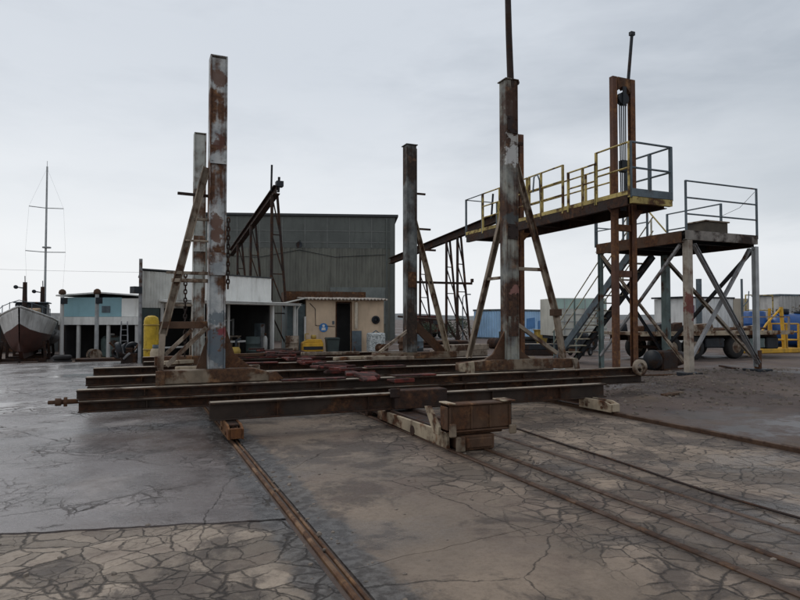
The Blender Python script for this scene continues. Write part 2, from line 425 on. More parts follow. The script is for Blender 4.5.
# loose stones
def stones(name, spots, m, kind='stuff'):
    b = MB()
    for x, y, r in spots:
        z = G(x, y) + .012; n = 6
        a0 = random.random() * 6; sq = random.uniform(.5, .9)
        ring = [(x + r * cos(a0 + k * 2 * pi / n) * random.uniform(.7, 1.15), y + r * sin(a0 + k * 2 * pi / n) * random.uniform(.7, 1.15)) for k in range(n)]
        vs = [(p[0], p[1], z - r * .2) for p in ring] + [(x + (p[0] - x) * .75, y + (p[1] - y) * .75, z + r * sq * random.uniform(.45, .8)) for p in ring] + [(x, y, z + r * sq * .8)]
        fs = [(k, (k + 1) % n, n + (k + 1) % n, n + k) for k in range(n)] + [(n + k, n + (k + 1) % n, 2 * n) for k in range(n)]
        b.add(vs, fs)
    return prop(b.build(name, m), kind=kind)
M['stone'] = plain('stone', (.15, .122, .098), .8, .5, 2.0, .3)
sp = []
for i in range(4200):
    q = random.random()
    if q < .55: x = random.gauss(12.4, 2.6); y = random.gauss(10.8, 1.5)
    elif q < .72: x = random.choice((1.3, 1.36, 1.08, 3.62, 3.8, 4.05, 4.42, 7.38)) + random.gauss(0, .04); y = random.uniform(1.5, 16)
    elif q < .85: x = random.uniform(7.5, 14); y = random.uniform(5, 12)
    else: x = random.uniform(-6, 7); y = random.uniform(1.8, 9)
    if x < 7.3 and q < .55: continue
    if 7.4 < x < 11.2 and 5 < y < 7.6: continue
    r = min(.05, abs(random.gauss(0, .017)) + .006)
    if x < 7.2: r *= .62
    sp.append((x, y, r))
stones('gravel', sp, M['stone'])

# ------------------------------------------------------------------ slipway cradle
CO = (-3.7, -11.0, 0)
cr = thing('slipway_cradle', 'huge rusty steel boat cradle with tall posts and raised walkway standing on rails', 'boat cradle', (3.7, 11, 0))
def cb(): return MB(CO)
M['colL'] = steel('post_left', (.52, .52, .50), .52, .55, 1.7, .55, (.14, .066, .035), (.07, .035, .022), (.24, .12, .055), (.26, .275, .28), .05,
                  [((1.19 - 3.7, -.84, 1.22), .17, (.13, .155, .175)), ((1.24 - 3.7, -.84, 1.02), .22, (.12, .145, .165)), ((1.22 - 3.7, -.84, 1.62), .16, (.14, .165, .18)), ((1.29 - 3.7, -.84, 1.35), .085, (.23, .05, .055)), ((1.2 - 3.7, -.84, 5.55), .16, (.14, .075, .05)), ((1.2 - 3.7, -.84, 4.45), .13, (.12, .055, .04)), ((1.22 - 3.7, -.84, 3.2), .16, (.13, .06, .035)), ((1.22 - 3.7, -.84, 2.95), .15, (.13, .06, .035))])
M['colR'] = steel('post_right', (.30, .295, .25), .55, .6, .8, .6, (.085, .045, .03), (.035, .022, .017), (.16, .08, .04), (.15, .155, .15), .06,
                  [((6.95 - 3.7, -.64, 4.9), .2, (.5, .49, .47)), ((6.98 - 3.7, -.64, 5.25), .16, (.42, .40, .37)), ((6.95 - 3.7, -.64, 5.9), .28, (.06, .032, .022)), ((7.0 - 3.7, -.64, 2.15), .13, (.26, .13, .11)), ((6.95 - 3.7, -.64, 3.6), .2, (.07, .075, .075))])
M['colB'] = steel('post_back', (.21, .22, .21), .52, .6, .9, .6, (.06, .04, .03), (.03, .024, .02), (.14, .08, .05), (.09, .095, .095))

# cross beams: an upper and a lower I-beam at three stations, one low beam in front
def crossbeam(x0, x1, y, z0, z1, w, label=None):
    b = cb(); b.ibeam((x0, y, (z0 + z1) / 2), (x1, y, (z0 + z1) / 2), w, z1 - z0, .022, .018)
    x = x0 + .9
    while x < x1 - .3:   # web stiffeners
        b.box(x, x + .012, y - w / 2 + .012, y - .011, z0 + .024, z1 - .024); b.box(x, x + .012, y + .011, y + w / 2 - .012, z0 + .024, z1 - .024)
        x += 1.35
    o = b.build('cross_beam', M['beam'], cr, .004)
    t_ = cb(); t_.box(x0 + .01, x1 - .012, y - w / 2 + .012, y + w / 2 - .012, z1 + .001, z1 + .007); t_.build('flange_lit_face', M['beam_top_lit'], o)  # thin pale sheet: light on the top flange put into its colour
    if label: o['label'] = label
    return o
crossbeam(.93, 3.62, 8.6, .235, .475, .17, 'low front beam, left length'); crossbeam(4.42, 7.66, 8.6, .215, .45, .17, 'low front beam, right length')
b = cb(); b.box(3.58, 4.46, 8.46, 8.74, .24, .52); b.box(3.5, 3.66, 8.44, 8.48, .42, .56); b.build('beam_splice', M['rust_dark'], cr, .012)
for y, xl, xr in ((10.0, -.76, 9.95), (12.1, -.78, 9.2), (14.25, -.78, 9.6)):
    crossbeam(xl, xr, y, .425, .57, .19)
    crossbeam(xl + .03, xr - .05, y - .03, .255, .415, .24)
for y, x1 in ((16.2, 8.2), (18.2, 8.0)):
    crossbeam(.2, x1, y, .33, .55, .19)
b = cb(); b.tube([(-.74, 10, .41), (-.95, 10, .41), (-.955, 10, .41), (-1.03, 10, .41)], [.035, .035, .055, .055], 8); b.tube([(-1.03, 10, .41), (-1.12, 10, .41)], .028, 8)
b.lathe([(.001, -.02), (.075, -.02), (.075, .02), (.001, .02)], (-.9, 10, .41), 6, 'x', False)
b.build('tie_rod', M['rust'], cr)
# longitudinal runners at both rails
for x in (1.19, 7.25):
    b = cb(); b.ibeam((x, 8.2, .165), (x, 18.6, .165), .14, .12, .02, .016); b.build('runner_beam', M['rust_dark'], cr)
# centre girder
b = cb()
b.box(3.52, 3.57, 7.0, 18.8, .10, .235); b.box(3.87, 3.92, 7.0, 18.8, .10, .235); b.box(3.571, 3.869, 7.05, 18.7, .12, .2)
g = b.build('centre_girder', M['rust_dark'], cr, .006)
b = cb(); b.prism([(6.62, .2), (6.75, .2), (7.0, .5), (6.86, .52), (6.6, .3)], 3.36, 3.395, 'x'); b.prism([(6.62, .22), (6.98, .22), (8.9, .2), (8.9, .06), (6.6, .03)], 3.47, 3.515, 'x')
b.build('side_plate', M['pale'], g, .004)
b = cb(); b.ibeam((3.42, 6.56, .41), (4.3, 6.56, .41), .22, .34, .025, .02, (0, 0, 1))
b.box(3.408, 4.312, 6.47, 6.66, .268, .552)
for x in (3.425, 3.72, 3.98, 4.26): b.box(x, x + .03, 6.445, 6.469, .27, .55)
b.build('end_beam', M['rust'], cr, .012)
for x0, x1, z0, z1 in ((3.41, 3.5, .2, .36), (4.24, 4.34, .19, .3), (3.5, 3.62, .02, .2)):
    b = cb(); b.box(x0, x1, 6.4, 6.44, z0, z1); b.build('scale_plate', M['sill'], cr, .012)
b = cb(); b.box(3.5, 4.2, 6.5, 6.95, .205, .236); b.box(3.58, 4.05, 6.45, 7.2, .02, .2); b.box(3.64, 4.0, 6.42, 6.448, .05, .17)
b.build('girder_foot', M['rust'], cr, .014)
for x0, x1 in ((3.4, 3.5), (4.16, 4.34)):
    b = cb(); b.box(x0, x1, 6.42, 6.68, .582, .598); b.build('cap_plate', M['pale'], cr, .006)
for y in (7.6, 9.4, 11.2, 13.2, 15.2, 17.2):
    b = cb()
    for x in (3.5, 3.92): b.lathe([(.001, -.035), (.07, -.035), (.07, .02), (.085, .022), (.085, .035), (.001, .035)], (x, y, .085), 14, 'x', False)
    b.box(3.6, 3.83, y - .03, y + .03, .06, .115)
    b.build('wheel_set', M['rust_dark'], g)
# red keel blocks in a row down the middle
random.seed(11)
y = 8.95
while y < 19.2:
    L = random.uniform(.16, .6); w = random.uniform(.08, .24); x = 3.72 + random.uniform(-.28, .28); z = .583
    b = cb(); k1, k2 = random.uniform(-.06, .06), random.uniform(-.06, .06); h1, h2 = random.uniform(.03, .09), random.uniform(.02, .08)
    vs = [(x - w + k1, y, z), (x + w + k2, y + k1, z), (x + w + k1, y + L, z), (x - w + k2, y + L + k2, z), (x - w + k1, y, z + h1), (x + w + k2, y + k1, z + h1), (x + w + k1, y + L, z + h2), (x - w + k2, y + L + k2, z + h2)]
    b.add(vs, [(0, 3, 2, 1), (4, 5, 6, 7), (0, 1, 5, 4), (1, 2, 6, 5), (2, 3, 7, 6), (3, 0, 4, 7)])
    b.build('keel_block', M['red'], cr, .01); y += L * random.uniform(.5, .9) + random.uniform(.02, .16)
    if random.random() < .55:
        b = cb(); q = x + random.uniform(-.5, .1); b.bar((q, y, .65), (q + random.uniform(.3, .8), y + random.uniform(-.1, .1), .65), .09, .05); b.build('packing_strip', random.choice([M['red'], M['rust_dark']]), cr, .006)
random.seed(12)
for (x, y, L) in ((2.75, 10.02, 1.1), (4.6, 10.0, .8), (2.6, 14.2, .9), (4.9, 12.12, .9), (2.9, 16.2, 1.1)):
    b = cb(); b.box(x - L / 2, x + L / 2, y - .1, y + .1, .58, .605); b.build('packing_plate', M['red'], cr, .006)
random.seed(33)
for (x, y, L_, rz, mm) in ((5.0, 14.0, 1.5, .3, 'pale'), (5.6, 13.6, 1.2, -.25, 'brace'), (1.75, 12.1, 1.0, .1, 'brace'), (.95, 14.2, .9, .5, 'pale'), (1.1, 12.2, .8, -.2, 'pale'), (2.5, 16.2, 1.4, .15, 'rust'), (4.9, 16.1, 1.6, -.1, 'brace'), (8.3, 12.1, .9, .2, 'pale')):
    b = cb(); d = V((cos(rz), sin(rz), 0)) * L_ / 2; b.bar((x - d.x, y - d.y, .66), (x + d.x, y + d.y, .66), .12, .08); b.build('dunnage', M[mm], cr, .008)
# bogies
def bogie(x, y, m):
    b = cb(); b.prism([(y - .36, .06), (y + .42, .06), (y + .42, .2), (y + .3, .235), (y - .2, .235), (y - .36, .19)], x - .1, x - .07, 'x')
    b.prism([(y - .36, .06), (y + .42, .06), (y + .42, .2), (y + .3, .235), (y - .2, .235), (y - .36, .19)], x + .07, x + .1, 'x')
    b.box(x - .068, x + .068, y - .38, y - .32, .07, .2); b.box(x - .068, x + .068, y + .36, y + .41, .07, .2)
    o = b.build('bogie', m, cr, .005)
    for dy in (-.16, .22):
        w = cb(); w.lathe([(.001, -.04), (.075, -.04), (.075, .025), (.09, .03), (.09, .045), (.001, .045)], (x, y + dy, .12), 16, 'x', False)
        w.tube([(x - .115, y + dy, .12), (x + .115, y + dy, .12)], .025, 8); w.build('wheel', M['rust'], o)
for y in (8.4, 12.2, 16.0):
    bogie(1.2, y, M['rust_orange']); bogie(7.27, y - .15, M['pale'])

# ---- posts
def hcol(name, x, y, z0, z1, w, m, label=None, solid=False):
    b = cb(); h = w / 2
    if solid:
        b.box(x - h, x + h, y - h, y + h, z0, z1)
        b.box(x - h - .012, x - h + .02, y - h - .014, y - h - .001, z0, z1 - .05); b.box(x + h - .02, x + h + .012, y - h - .014, y - h - .001, z0, z1 - .08)
        b.box(x - h - .03, x + h + .03, y - h - .03, y + h + .03, z1 + .001, z1 + .025)
    else:
        b.box(x - h, x - h + .022, y - h, y + h, z0, z1); b.box(x + h - .022, x + h, y - h, y + h, z0, z1)
        b.box(x - h + .023, x + h - .023, y - h + .035, y - h + .06, z0, z1 - .02)
        zz = z0 + .7
        while zz < z1:
            b.box(x - h + .023, x + h - .023, y - h + .062, y + h - .01, zz, zz + .015); zz += .9
        b.box(x - h, x + h, y - h, y + h, z1 + .001, z1 + .016)
    o = b.build(name, m, cr, .006)
    if label: o['label'] = label
    return o
def sub(b, name, m, par, bev=.005):
    return b.build(name, m, par, bev)
# front left post with raking leg and ladder bars
p = hcol('post', 1.205, 10.3, .8, 5.86, .27, M['colL'], 'grey post with rust patches and blue lower end')
b = cb(); b.prism([(.34, .58), (2.0, .58), (2.16, .45), (2.2, .5), (2.05, .72), (1.8, .79), (.34, .79)], 10.16, 10.44); sub(b, 'base_sill', M['sill'], p, .012)
b = cb(); b.prism([(2.0, .3), (2.1, .3), (2.26, .62), (2.14, .74), (2.04, .72)], 10.08, 10.14); sub(b, 'claw_bracket', M['rust'], p)
b = cb(); b.prism([(.3, .3), (.43, .3), (.43, .8), (.3, .8)], 10.06, 10.12); sub(b, 'claw_bracket', M['sill'], p)
b = cb(); b.prism([(1.345, .8), (1.78, .8), (1.5, 1.02), (1.345, 1.5)], 10.27, 10.31); b.prism([(.9, .8), (1.065, .8), (1.065, 1.3)], 10.27, 10.31); sub(b, 'gusset', M['rust'], p)
b = cb(); b.channel((.37, 10.3, .8), (.40, 10.3, 1.36), .09, .13); sub(b, 'leg_foot', M['brace'], p)
b = cb(); b.channel((.40, 10.3, 1.34), (1.04, 10.3, 4.06), .08, .12); sub(b, 'raking_leg', M['brace'], p)
for z, x0, x1, d in ((1.5, .36, 1.07, .11), (2.33, .55, 1.07, .05), (2.21, .52, 1.07, .06), (2.85, .72, 1.07, .03), (3.2, .85, 1.07, .04)):
    b = cb(); b.bar((x0, 10.3, z), (x1, 10.3, z), .06, d); sub(b, 'rung', M['rust'] if d > .1 else M['brace'], p)
b = cb(); b.bar((.6, 10.36, 3.61), (1.07, 10.36, 3.60), .04, .045); sub(b, 'rung', M['rust_dark'], p)
b = cb(); b.bar((.44, 10.34, 1.03), (.84, 10.34, 1.42), .05, .06); sub(b, 'diagonal', M['brace'], p)
b = cb(); b.bar((.46, 10.26, .86), (1.06, 10.26, 1.46), .05, .07); sub(b, 'diagonal', M['brace'], p)
# back left post
M['colBL'] = steel('post_flaking', (.46, .46, .42), .5, .55, 1.6, .6, (.14, .07, .04), (.08, .05, .035), (.24, .14, .08), (.29, .30, .27))
p = hcol('post', 1.3, 14.4, .58, 5.76, .26, M['colBL'], 'shorter-looking pale post with flaking grey paint'); 
b = cb(); b.box(.4, 2.1, 14.27, 14.53, .58, .78); sub(b, 'base_sill', M['rust'], p, .01)
b = cb(); b.channel((1.3, 14.55, 3.9), (1.3, 16.1, .6), .08, .11, up=(1, 0, 0)); sub(b, 'raking_leg', M['brace'], p)
for z in (2.62, 1.9): 
    b = cb(); b.bar((.62, 14.4, z), (1.17, 14.4, z), .05, .05); sub(b, 'rung', M['brace'], p)
# front right post
p = hcol('post', 6.95, 10.5, .78, 6.44, .26, M['colR'], 'tall mottled post with white patch, carrying a pipe', True)
b = cb(); b.tube([(6.97, 10.43, 6.3), (6.93, 10.43, 7.4), (6.9, 10.43, 8.65)], [.07, .065, .06], 12); sub(b, 'pipe_extension', M['rust_dark'], p, 0)
b = cb(); b.lathe([(.02, -.02), (.06, -.02), (.06, .02), (.02, .02), (.02, -.02)], (7.09, 10.4, 6.42), 10, 'y'); sub(b, 'lifting_eye', M['rust_dark'], p, 0)
b = cb(); b.prism([(5.78, .58), (8.44, .58), (8.44, .76), (7.3, .79), (6.5, .79), (5.78, .74)], 10.36, 10.64); sub(b, 'base_sill', M['sill'], p, .012)
b = cb(); b.prism([(5.62, .74), (5.98, .78), (6.0, .62), (5.93, .36), (5.86, .36), (5.82, .58), (5.66, .6)], 10.24, 10.3); sub(b, 'claw_bracket', M['pale'], p)
b = cb(); b.prism([(8.36, .78), (8.5, .76), (8.58, .42), (8.5, .42)], 10.28, 10.34); sub(b, 'claw_bracket', M['brace'], p)
b = cb(); b.prism([(6.82, .79), (6.82, 1.35), (6.55, .9), (6.35, .79)], 10.47, 10.52); b.prism([(7.08, .79), (7.45, .79), (7.2, .95), (7.08, 1.4)], 10.47, 10.52); sub(b, 'gusset', M['rust'], p)
b = cb(); b.channel((7.08, 10.5, 4.9), (8.1, 10.5, 1.72), .09, .13); sub(b, 'raking_leg', M['brace'], p)
b = cb(); b.channel((8.1, 10.5, 1.74), (8.28, 10.5, .78), .09, .13); sub(b, 'leg_foot', M['brace'], p)
b = cb(); b.box(8.0, 8.2, 10.42, 10.58, 1.66, 1.8); sub(b, 'joint_plate', M['rust'], p)
b = cb(); b.channel((6.95, 10.66, 3.9), (6.95, 12.15, .72), .09, .12, up=(1, 0, 0)); sub(b, 'raking_leg', M['brace'], p)
b = cb(); b.bar((7.08, 10.5, 1.52), (8.12, 10.5, .88), .07, .08); sub(b, 'diagonal', M['brace'], p)
b = cb(); b.bar((7.08, 10.5, 2.62), (7.8, 10.5, 2.62), .06, .07); sub(b, 'rung', M['brace'], p)
b = cb(); b.bar((6.95, 10.63, 2.45), (6.95, 11.35, 2.45), .06, .06); sub(b, 'rung', M['brace'], p)
b = cb(); b.bar((7.08, 10.5, 5.2), (7.3, 10.5, 5.2), .05, .06); sub(b, 'stub', M['rust_dark'], p)
# back right post
p = hcol('post', 6.5, 14.4, .74, 6.08, .27, M['colB'], 'dark weathered post with white streak at the top', True)
b = cb(); b.prism([(5.5, .58), (7.8, .58), (7.8, .74), (5.5, .74)], 14.26, 14.54); sub(b, 'base_sill', M['sill'], p, .012)
b = cb(); b.channel((6.55, 14.38, 4.4), (7.6, 14.38, .74), .09, .13); sub(b, 'raking_leg', M['pale'], p)
for z, x0, x1 in ((4.86, 6.64, 6.95), (3.94, 6.6, 7.1), (3.4, 6.9, 7.25)):
    b = cb(); b.bar((x0, 14.4, z), (x1, 14.4, z), .05, .05); sub(b, 'stub', M['rust_dark'], p)
b = cb(); b.bar((6.4, 14.3, 1.3), (5.62, 14.3, .76), .07, .07); sub(b, 'diagonal', M['brace'], p)
b = cb(); b.prism([(6.66, 1.62), (6.7, 1.3), (7.3, .74), (7.62, .74), (7.2, 1.15)], 14.5, 14.56); sub(b, 'gusset', M['rust'], p)
b = cb(); b.bar((6.64, 14.4, 2.55), (8.35, 14.4, 2.55), .05, .06); b.box(8.32, 8.38, 14.36, 14.44, 2.582, 2.68); sub(b, 'boom_arm', M['rust_dark'], p)

# bolted patch plates on the posts
def patch(par, x, y, z, w, h, m):
    b = cb(); b.box(x - w / 2, x + w / 2, y - .012, y - .001, z, z + h)
    for i in (-1, 1):
        for k in range(max(2, int(h / .12))):
            b.lathe([(.001, -.014), (.014, -.014), (.016, .006), (.001, .006)], (x + i * (w / 2 - .03), y - .018, z + .05 + k * (h - .1) / (max(2, int(h / .12)) - 1)), 6, 'y', False)
    b.build('patch_plate', m, par)
posts = [o_ for o_ in cr.children if o_.name.split('.')[0] == 'post']
for z, h in ((2.3, .36), (4.1, .3)): patch(posts[0], 1.205, 10.165, z, .262, h, M['colL'])
for z, h in ((1.25, .4), (3.2, .3), (5.35, .34)): patch(posts[2], 6.95, 10.352, z, .23, h, M['rust_dark'] if z > 2 else M['colR'])
patch(posts[3], 6.5, 14.25, 2.4, .23, .4, M['rust']); patch(posts[1], 1.3, 14.268, 3.1, .25, .35, M['colBL'])
# ---- hoist towers at the right ends of the beams
def tower(x, y, ztop, pole):
    o_posts = []
    for k, xx in ((0, x - .255), (1, x + .255)):
        b = cb(); b.channel((xx, y, .3), (xx, y, ztop), .125, .11, .02, (0, 1, 0), 1 if k else -1)
        b.prism([(xx + .05, 3.98), (xx + .05, 3.55), (xx - .02, 3.72), (xx - .26, 3.98)], y - .058, y - .0545) if k == 0 else b.prism([(xx - .05, 3.98), (xx - .05, 3.55), (xx + .02, 3.72), (xx + .26, 3.98)], y - .058, y - .0545)
        o_posts.append(b.build('tower_post', M['tower'], cr, .004))
    b = cb(); b.prism([(x - .178, ztop), (x + .178, ztop), (x + .178, ztop - .32), (x + .06, ztop - .2), (x, ztop - .26), (x - .06, ztop - .2), (x - .178, ztop - .3)], y - .06, y + .06)
    b.build('tower_head', M['rust'], cr, .005)
    for zz in (2.5, 3.5):
        b = cb(); b.box(x - .175, x + .175, y - .04, y + .04, zz, zz + .14); b.build('tower_tie', M['tower'], cr, .004)
    b = cb()
    b.lathe([(.001, -.05), (.14, -.05), (.14, -.03), (.11, -.02), (.11, .02), (.14, .03), (.14, .05), (.001, .05)], (x - .0, y, ztop - .45), 18, 'y', False)
    b.box(x - .05, x + .05, y - .075, y - .055, ztop - .62, ztop - .2)
    b.build('sheave', M['dark_steel'], cr)
    b = cb()
    for dx in (-.085, -.03, .03, .085): b.tube([(x + dx, y, ztop - .45), (x + dx * .8, y, 3.95)], .014, 6)
    b.box(x - .07, x + .07, y - .06, y + .06, 4.8, 5.05); b.build('hoist_cable', M['dark_steel'], cr)
    if pole:
        b = cb(); b.tube([(x + .15, y - .02, ztop - .05), (x + .27, y - .02, ztop + 1.0)], .035, 8); b.box(x + .22, x + .33, y - .06, y + .02, ztop + 1.0, ztop + 1.08); b.build('jib_pole', M['dark_steel'], cr)
M['tower'] = steel('tower_rust', (.12, .058, .038), .5, .65, 1.4, .5, (.19, .085, .038), (.075, .036, .023), (.29, .15, .06))
tower(9.74, 10.25, 6.86, True); tower(9.55, 14.2, 6.72, False)
b = cb(); b.lathe([(.10, -.04), (.17, -.04), (.17, .04), (.10, .04), (.10, -.04)], (9.72, 9.82, .58), 18, 'y'); b.tube([(9.72, 9.77, .58), (9.72, 9.9, .58)], .025, 8); b.bar((9.6, 9.82, .58), (9.84, 9.82, .58), .03, .03); b.build('guide_wheel', M['brace'], cr)

# ---- walkway
WZ = 4.22; wx0, wx1, wy0, wy1 = 9.32, 10.42, 9.62, 16.4
M['plank'] = plain('walk_planks', (.30, .215, .09), .75, .35, 4.0, .5)
b = cb()
y = wy0
while y < wy1 - .05:
    b.box(wx0, 9.36, y, y + .21, WZ - .045, WZ + .004 * (random.random())); b.box(10.12, wx1, y, y + .21, WZ - .045, WZ + .004 * random.random())
    if not (10.0 < y + .1 < 10.5 or 13.95 < y + .1 < 14.5): b.box(9.362, 10.118, y, y + .21, WZ - .045, WZ + .006 * random.random())
    y += .225
wk = b.build('walkway_deck', M['plank'], cr)
for xx in (wx0 + .02, wx1 - .08):
    b = cb(); b.channel((xx, wy0 + .05, WZ - .165), (xx, wy1 - .03, WZ - .165), .1, .23, .02); b.build('side_beam', M['rust_dark'], wk, .004)
for yy in (9.75, 11.9, 13.1, 15.4, 16.3):
    b = cb(); b.bar((wx0 + .1, yy, WZ - .15), (wx1 - .15, yy, WZ - .15), .08, .14); b.build('joist', M['rust_dark'], wk)
b = cb(); b.box(wx0 - .01, wx1 + .02, wy0 - .06, wy0 - .02, WZ - .1, WZ + .06); b.build('toe_board', M['grey_rail'], wk)
b = cb(); b.box(wx0 + .02, wx1 + .02, wy0 - .05, wy0 + .04, WZ - .24, WZ - .105); b.build('end_bearer', M['yellow_rail'], wk)
b = cb(); b.box(wx0 - .035, wx0 - .005, wy0, wy1, WZ - .06, WZ + .03); b.build('toe_board', M['yellow_rail'], wk)
def guard(par, pts, z, hs, m, r=.02, posts=True, pr=.024, square=True):
    """a straight run of guard rail: rails as one mesh, every post a mesh"""
    a, c = V(pts[0]), V(pts[-1])
    for h in hs:
        b = cb() if par in (wk,) else MB()
        b.tube([(a.x, a.y, z + h), (c.x, c.y, z + h)], r, 6); b.build('guard_rail', m, par)
    if posts:
        for q in pts:
            b = cb() if par in (wk,) else MB()
            b.bar((q[0], q[1], z - .12), (q[0], q[1], z + hs[0] + .012), pr * 2, pr * 2); b.build('rail_post', m, par)
X0, X1 = wx0 - .02, wx1 + .03
guard(wk, [(X0, 9.62), (X0, 10.6)], WZ, (1.03, .5), M['yellow_rail'], .02)
guard(wk, [(X0, 10.62), (X0, 11.05), (X0, 11.55)], WZ, (.8, .42), M['yellow_rail'])
guard(wk, [(X0, 11.75), (X0, 12.6), (X0, 13.1)], WZ, (1.03, .66, .33), M['yellow_rail'])
guard(wk, [(X0, 13.2), (X0, 13.75), (X0, 14.5), (X0, 15.4)], WZ, (1.03, .66, .33), M['yellow_rail'])
guard(wk, [(X0, 15.45), (X0, 16.4)], WZ, (1.03,), M['grey_rail'], .016, True, .016)
guard(wk, [(X1, 9.62), (X1, 10.2), (X1, 10.9)], WZ, (1.03, .5), M['grey_rail'], .022, True, .03)
guard(wk, [(X1, 11.4), (X1, 12.3), (X1, 13.2), (X1, 14.1), (X1, 15.2), (X1, 16.4)], WZ, (1.03, .66, .33), M['yellow_rail'])
guard(wk, [(X0 + .02, 9.6), (X1 - .02, 9.6)], WZ, (1.03, .5), M['grey_rail'], .022)
guard(wk, [(X0 + .02, 16.42), (X1 - .02, 16.42)], WZ, (1.03,), M['grey_rail'], .016)
b = cb(); b.tube([(X0, 12.62, WZ + .02), (X0 - .03, 12.62, WZ + .85), (X0 - .03, 12.7, WZ + 1.0), (X0 - .03, 12.85, WZ + .98), (X0 - .03, 12.9, WZ + .6)], .02, 6); b.build('grab_loop', M['grey_rail'], wk)

# hanging chain on the left frame and on the front post
def chain(label, x, y, z0, z1, pitch=.07, r=.011):
    b = MB(); z = z1; k = 0
    while z > z0:
        pts = []
        for i in range(9):
            a = 2 * pi * i / 8; u = .022 * cos(a); w = pitch * .62 * sin(a)
            pts.append((u, 0, w) if k % 2 == 0 else (0, u, w))
        b.tube([(p[0], p[1], p[2] + z - z1) for p in pts], r, 5); z -= pitch * .95; k += 1
    o = b.build('hanging_chain', M['rust_dark']); o.location = (x, y, z1)
    return prop(o, label, 'chain')
chain('long rusty chain hanging inside the left raking leg frame', .74, 10.42, 1.0, 2.3)
chain('short pale chain hanging down the right face of the grey post', 1.375, 10.2, 2.1, 3.2, .075, .013)

# ------------------------------------------------------------------ access platform with stairs
PX0, PX1, PY0, PY1, PZ = 12.82, 15.5, 11.4, 14.65, 3.86
ap = thing('access_platform', 'steel access platform on braced legs with stairs, beyond the cradle', 'platform', (14.1, 13, 0))
AO = (-14.1, -13, 0)
def ab(): return MB(AO)
def ag(pts, z, hs, m, r=.02, pr=.022):
    a, c = V(pts[0]), V(pts[-1])
    for h in hs:
        b = ab(); b.tube([(a.x, a.y, z + h), (c.x, c.y, z + h)], r, 6); b.build('guard_rail', m, ap)
    for q in pts:
        b = ab(); b.bar((q[0], q[1], z - .1), (q[0], q[1], z + hs[0] + .012), pr * 2, pr * 2); b.build('rail_post', m, ap)
b = ab(); y = PY0 + .02
while y < PY1 - .1:
    b.box(PX0 + .05, PX1 - .05, y, y + .24, PZ - .05, PZ + .004 * random.random()); y += .25
b.build('deck', M['dark_steel'], ap)
M['fascia'] = steel('fascia_mottled', (.27, .24, .21), .5, .6, 1.6, .1, (.05, .03, .022), (.022, .018, .016), (.16, .11, .075))
for nm, p0, p1, mm in (('front', (PX0, PY0, PZ - .12), (PX1, PY0, PZ - .12), M['fascia']), ('back', (PX0, PY1, PZ - .13), (PX1, PY1, PZ - .13), M['rust_dark'])):
    b = ab(); b.channel(p0, p1, .09, .24, .018, (0, 0, 1), -1); b.build('edge_beam', mm, ap, .004)
for xx in (PX0 + .0, PX1 - .0):
    b = ab(); b.channel((xx, PY0 + .05, PZ - .16), (xx, PY1 - .05, PZ - .16), .09, .3, .018); b.build('edge_beam', M['rust'] if xx < 14 else M['rust_dark'], ap, .004)
for yy in (12.2, 13.0, 13.8):
    b = ab(); b.bar((PX0 + .06, yy, PZ - .14), (PX1 - .06, yy, PZ - .14), .08, .15); b.build('joist', M['dark_steel'], ap)
FL, FR, BL, BR = (12.95, 11.42), (15.46, 11.42), (12.85, 14.5), (15.42, 14.45)
M['legFL'] = steel('leg_cream', (.44, .38, .31), .42, .6, 1.3, .6, (.16, .085, .055), (.09, .045, .03), (.27, .17, .11), None, .06, [((12.95 - 14.1, 11.33 - 13, 1.85), .22, (.15, .04, .035)), ((12.95 - 14.1, 11.33 - 13, 2.15), .18, (.16, .045, .035))])
for (x, y), w, mm, z0 in ((FL, .175, M['legFL'], G(*FL) - .02), (FR, .13, M['pole'], .3), (BL, .12, M['teal_leg'], 0), (BR, .2, M['teal_leg'], 0)):
    b = ab(); b.ibeam((x, y, z0), (x, y, PZ - .3 if (x, y) != FL else PZ - .25), w, w, .018, .016, (0, 1, 0)) if w < .15 else b.box(x - w / 2, x + w / 2, y - w / 2, y + w / 2, z0, PZ - .25)
    lg = b.build('leg', mm, ap, .006)
b = ab(); b.prism([(FR[0] - .07, .75), (FR[0] + .07, .75), (FR[0] + .05, G(*FR)), (FR[0] - .03, G(*FR))], FR[1] - .1, FR[1] - .075); b.prism([(FR[0] - .04, .3), (FR[0] + .03, .3), (FR[0] + .03, G(*FR) - .01), (FR[0] - .02, G(*FR) - .01)], FR[1] - .07, FR[1] + .05); b.build('leg_shoe', M['rust'], ap)
for (x, y), r in ((FL, .24), (FR, .28), (BL, .25), (BR, .25)):
    b = ab(); z = G(x, y); b.prism([(x - r, y - r * .8), (x + r * .9, y - r), (x + r, y + r * .8), (x - r * .8, y + r)], z - .08, z + .07, 'z'); b.build('foot_pad', M['dark_steel'], ap, .015)
def xb(p, q, m, w=.09):
    b = ab(); b.channel(p, q, w, w * .75, .014); b.build('cross_brace', m, ap)
zt, zb = 3.5, .45
xb((FL[0] + .12, FL[1] - .09, zt), (FR[0] - .05, FR[1] - .09, zb - .05), M['grey_brace'], .11); xb((FR[0] - .08, FR[1] + .1, zt), (FL[0] + .1, FL[1] + .12, zb), M['grey_brace'])
xb((FR[0] + .02, FR[1] + .05, zt), (BR[0] + .02, BR[1] - .08, .8), M['dark_steel'], .1); xb((BR[0] - .12, BR[1] - .08, zt), (FR[0] - .1, FR[1] + .08, .6), M['brace'], .11)
xb((BL[0] - .02, BL[1] - .08, zt), (FL[0] - .02, FL[1] + .12, zb + .02), M['brace'], .08); xb((FL[0] - .12, FL[1] + .12, zt), (BL[0] - .08, BL[1] - .07, .5), M['grey_brace'], .08)
xb((BL[0] + .08, BL[1] + .08, zt), (BR[0] - .1, BR[1] + .12, .6), M['dark_steel'], .08)
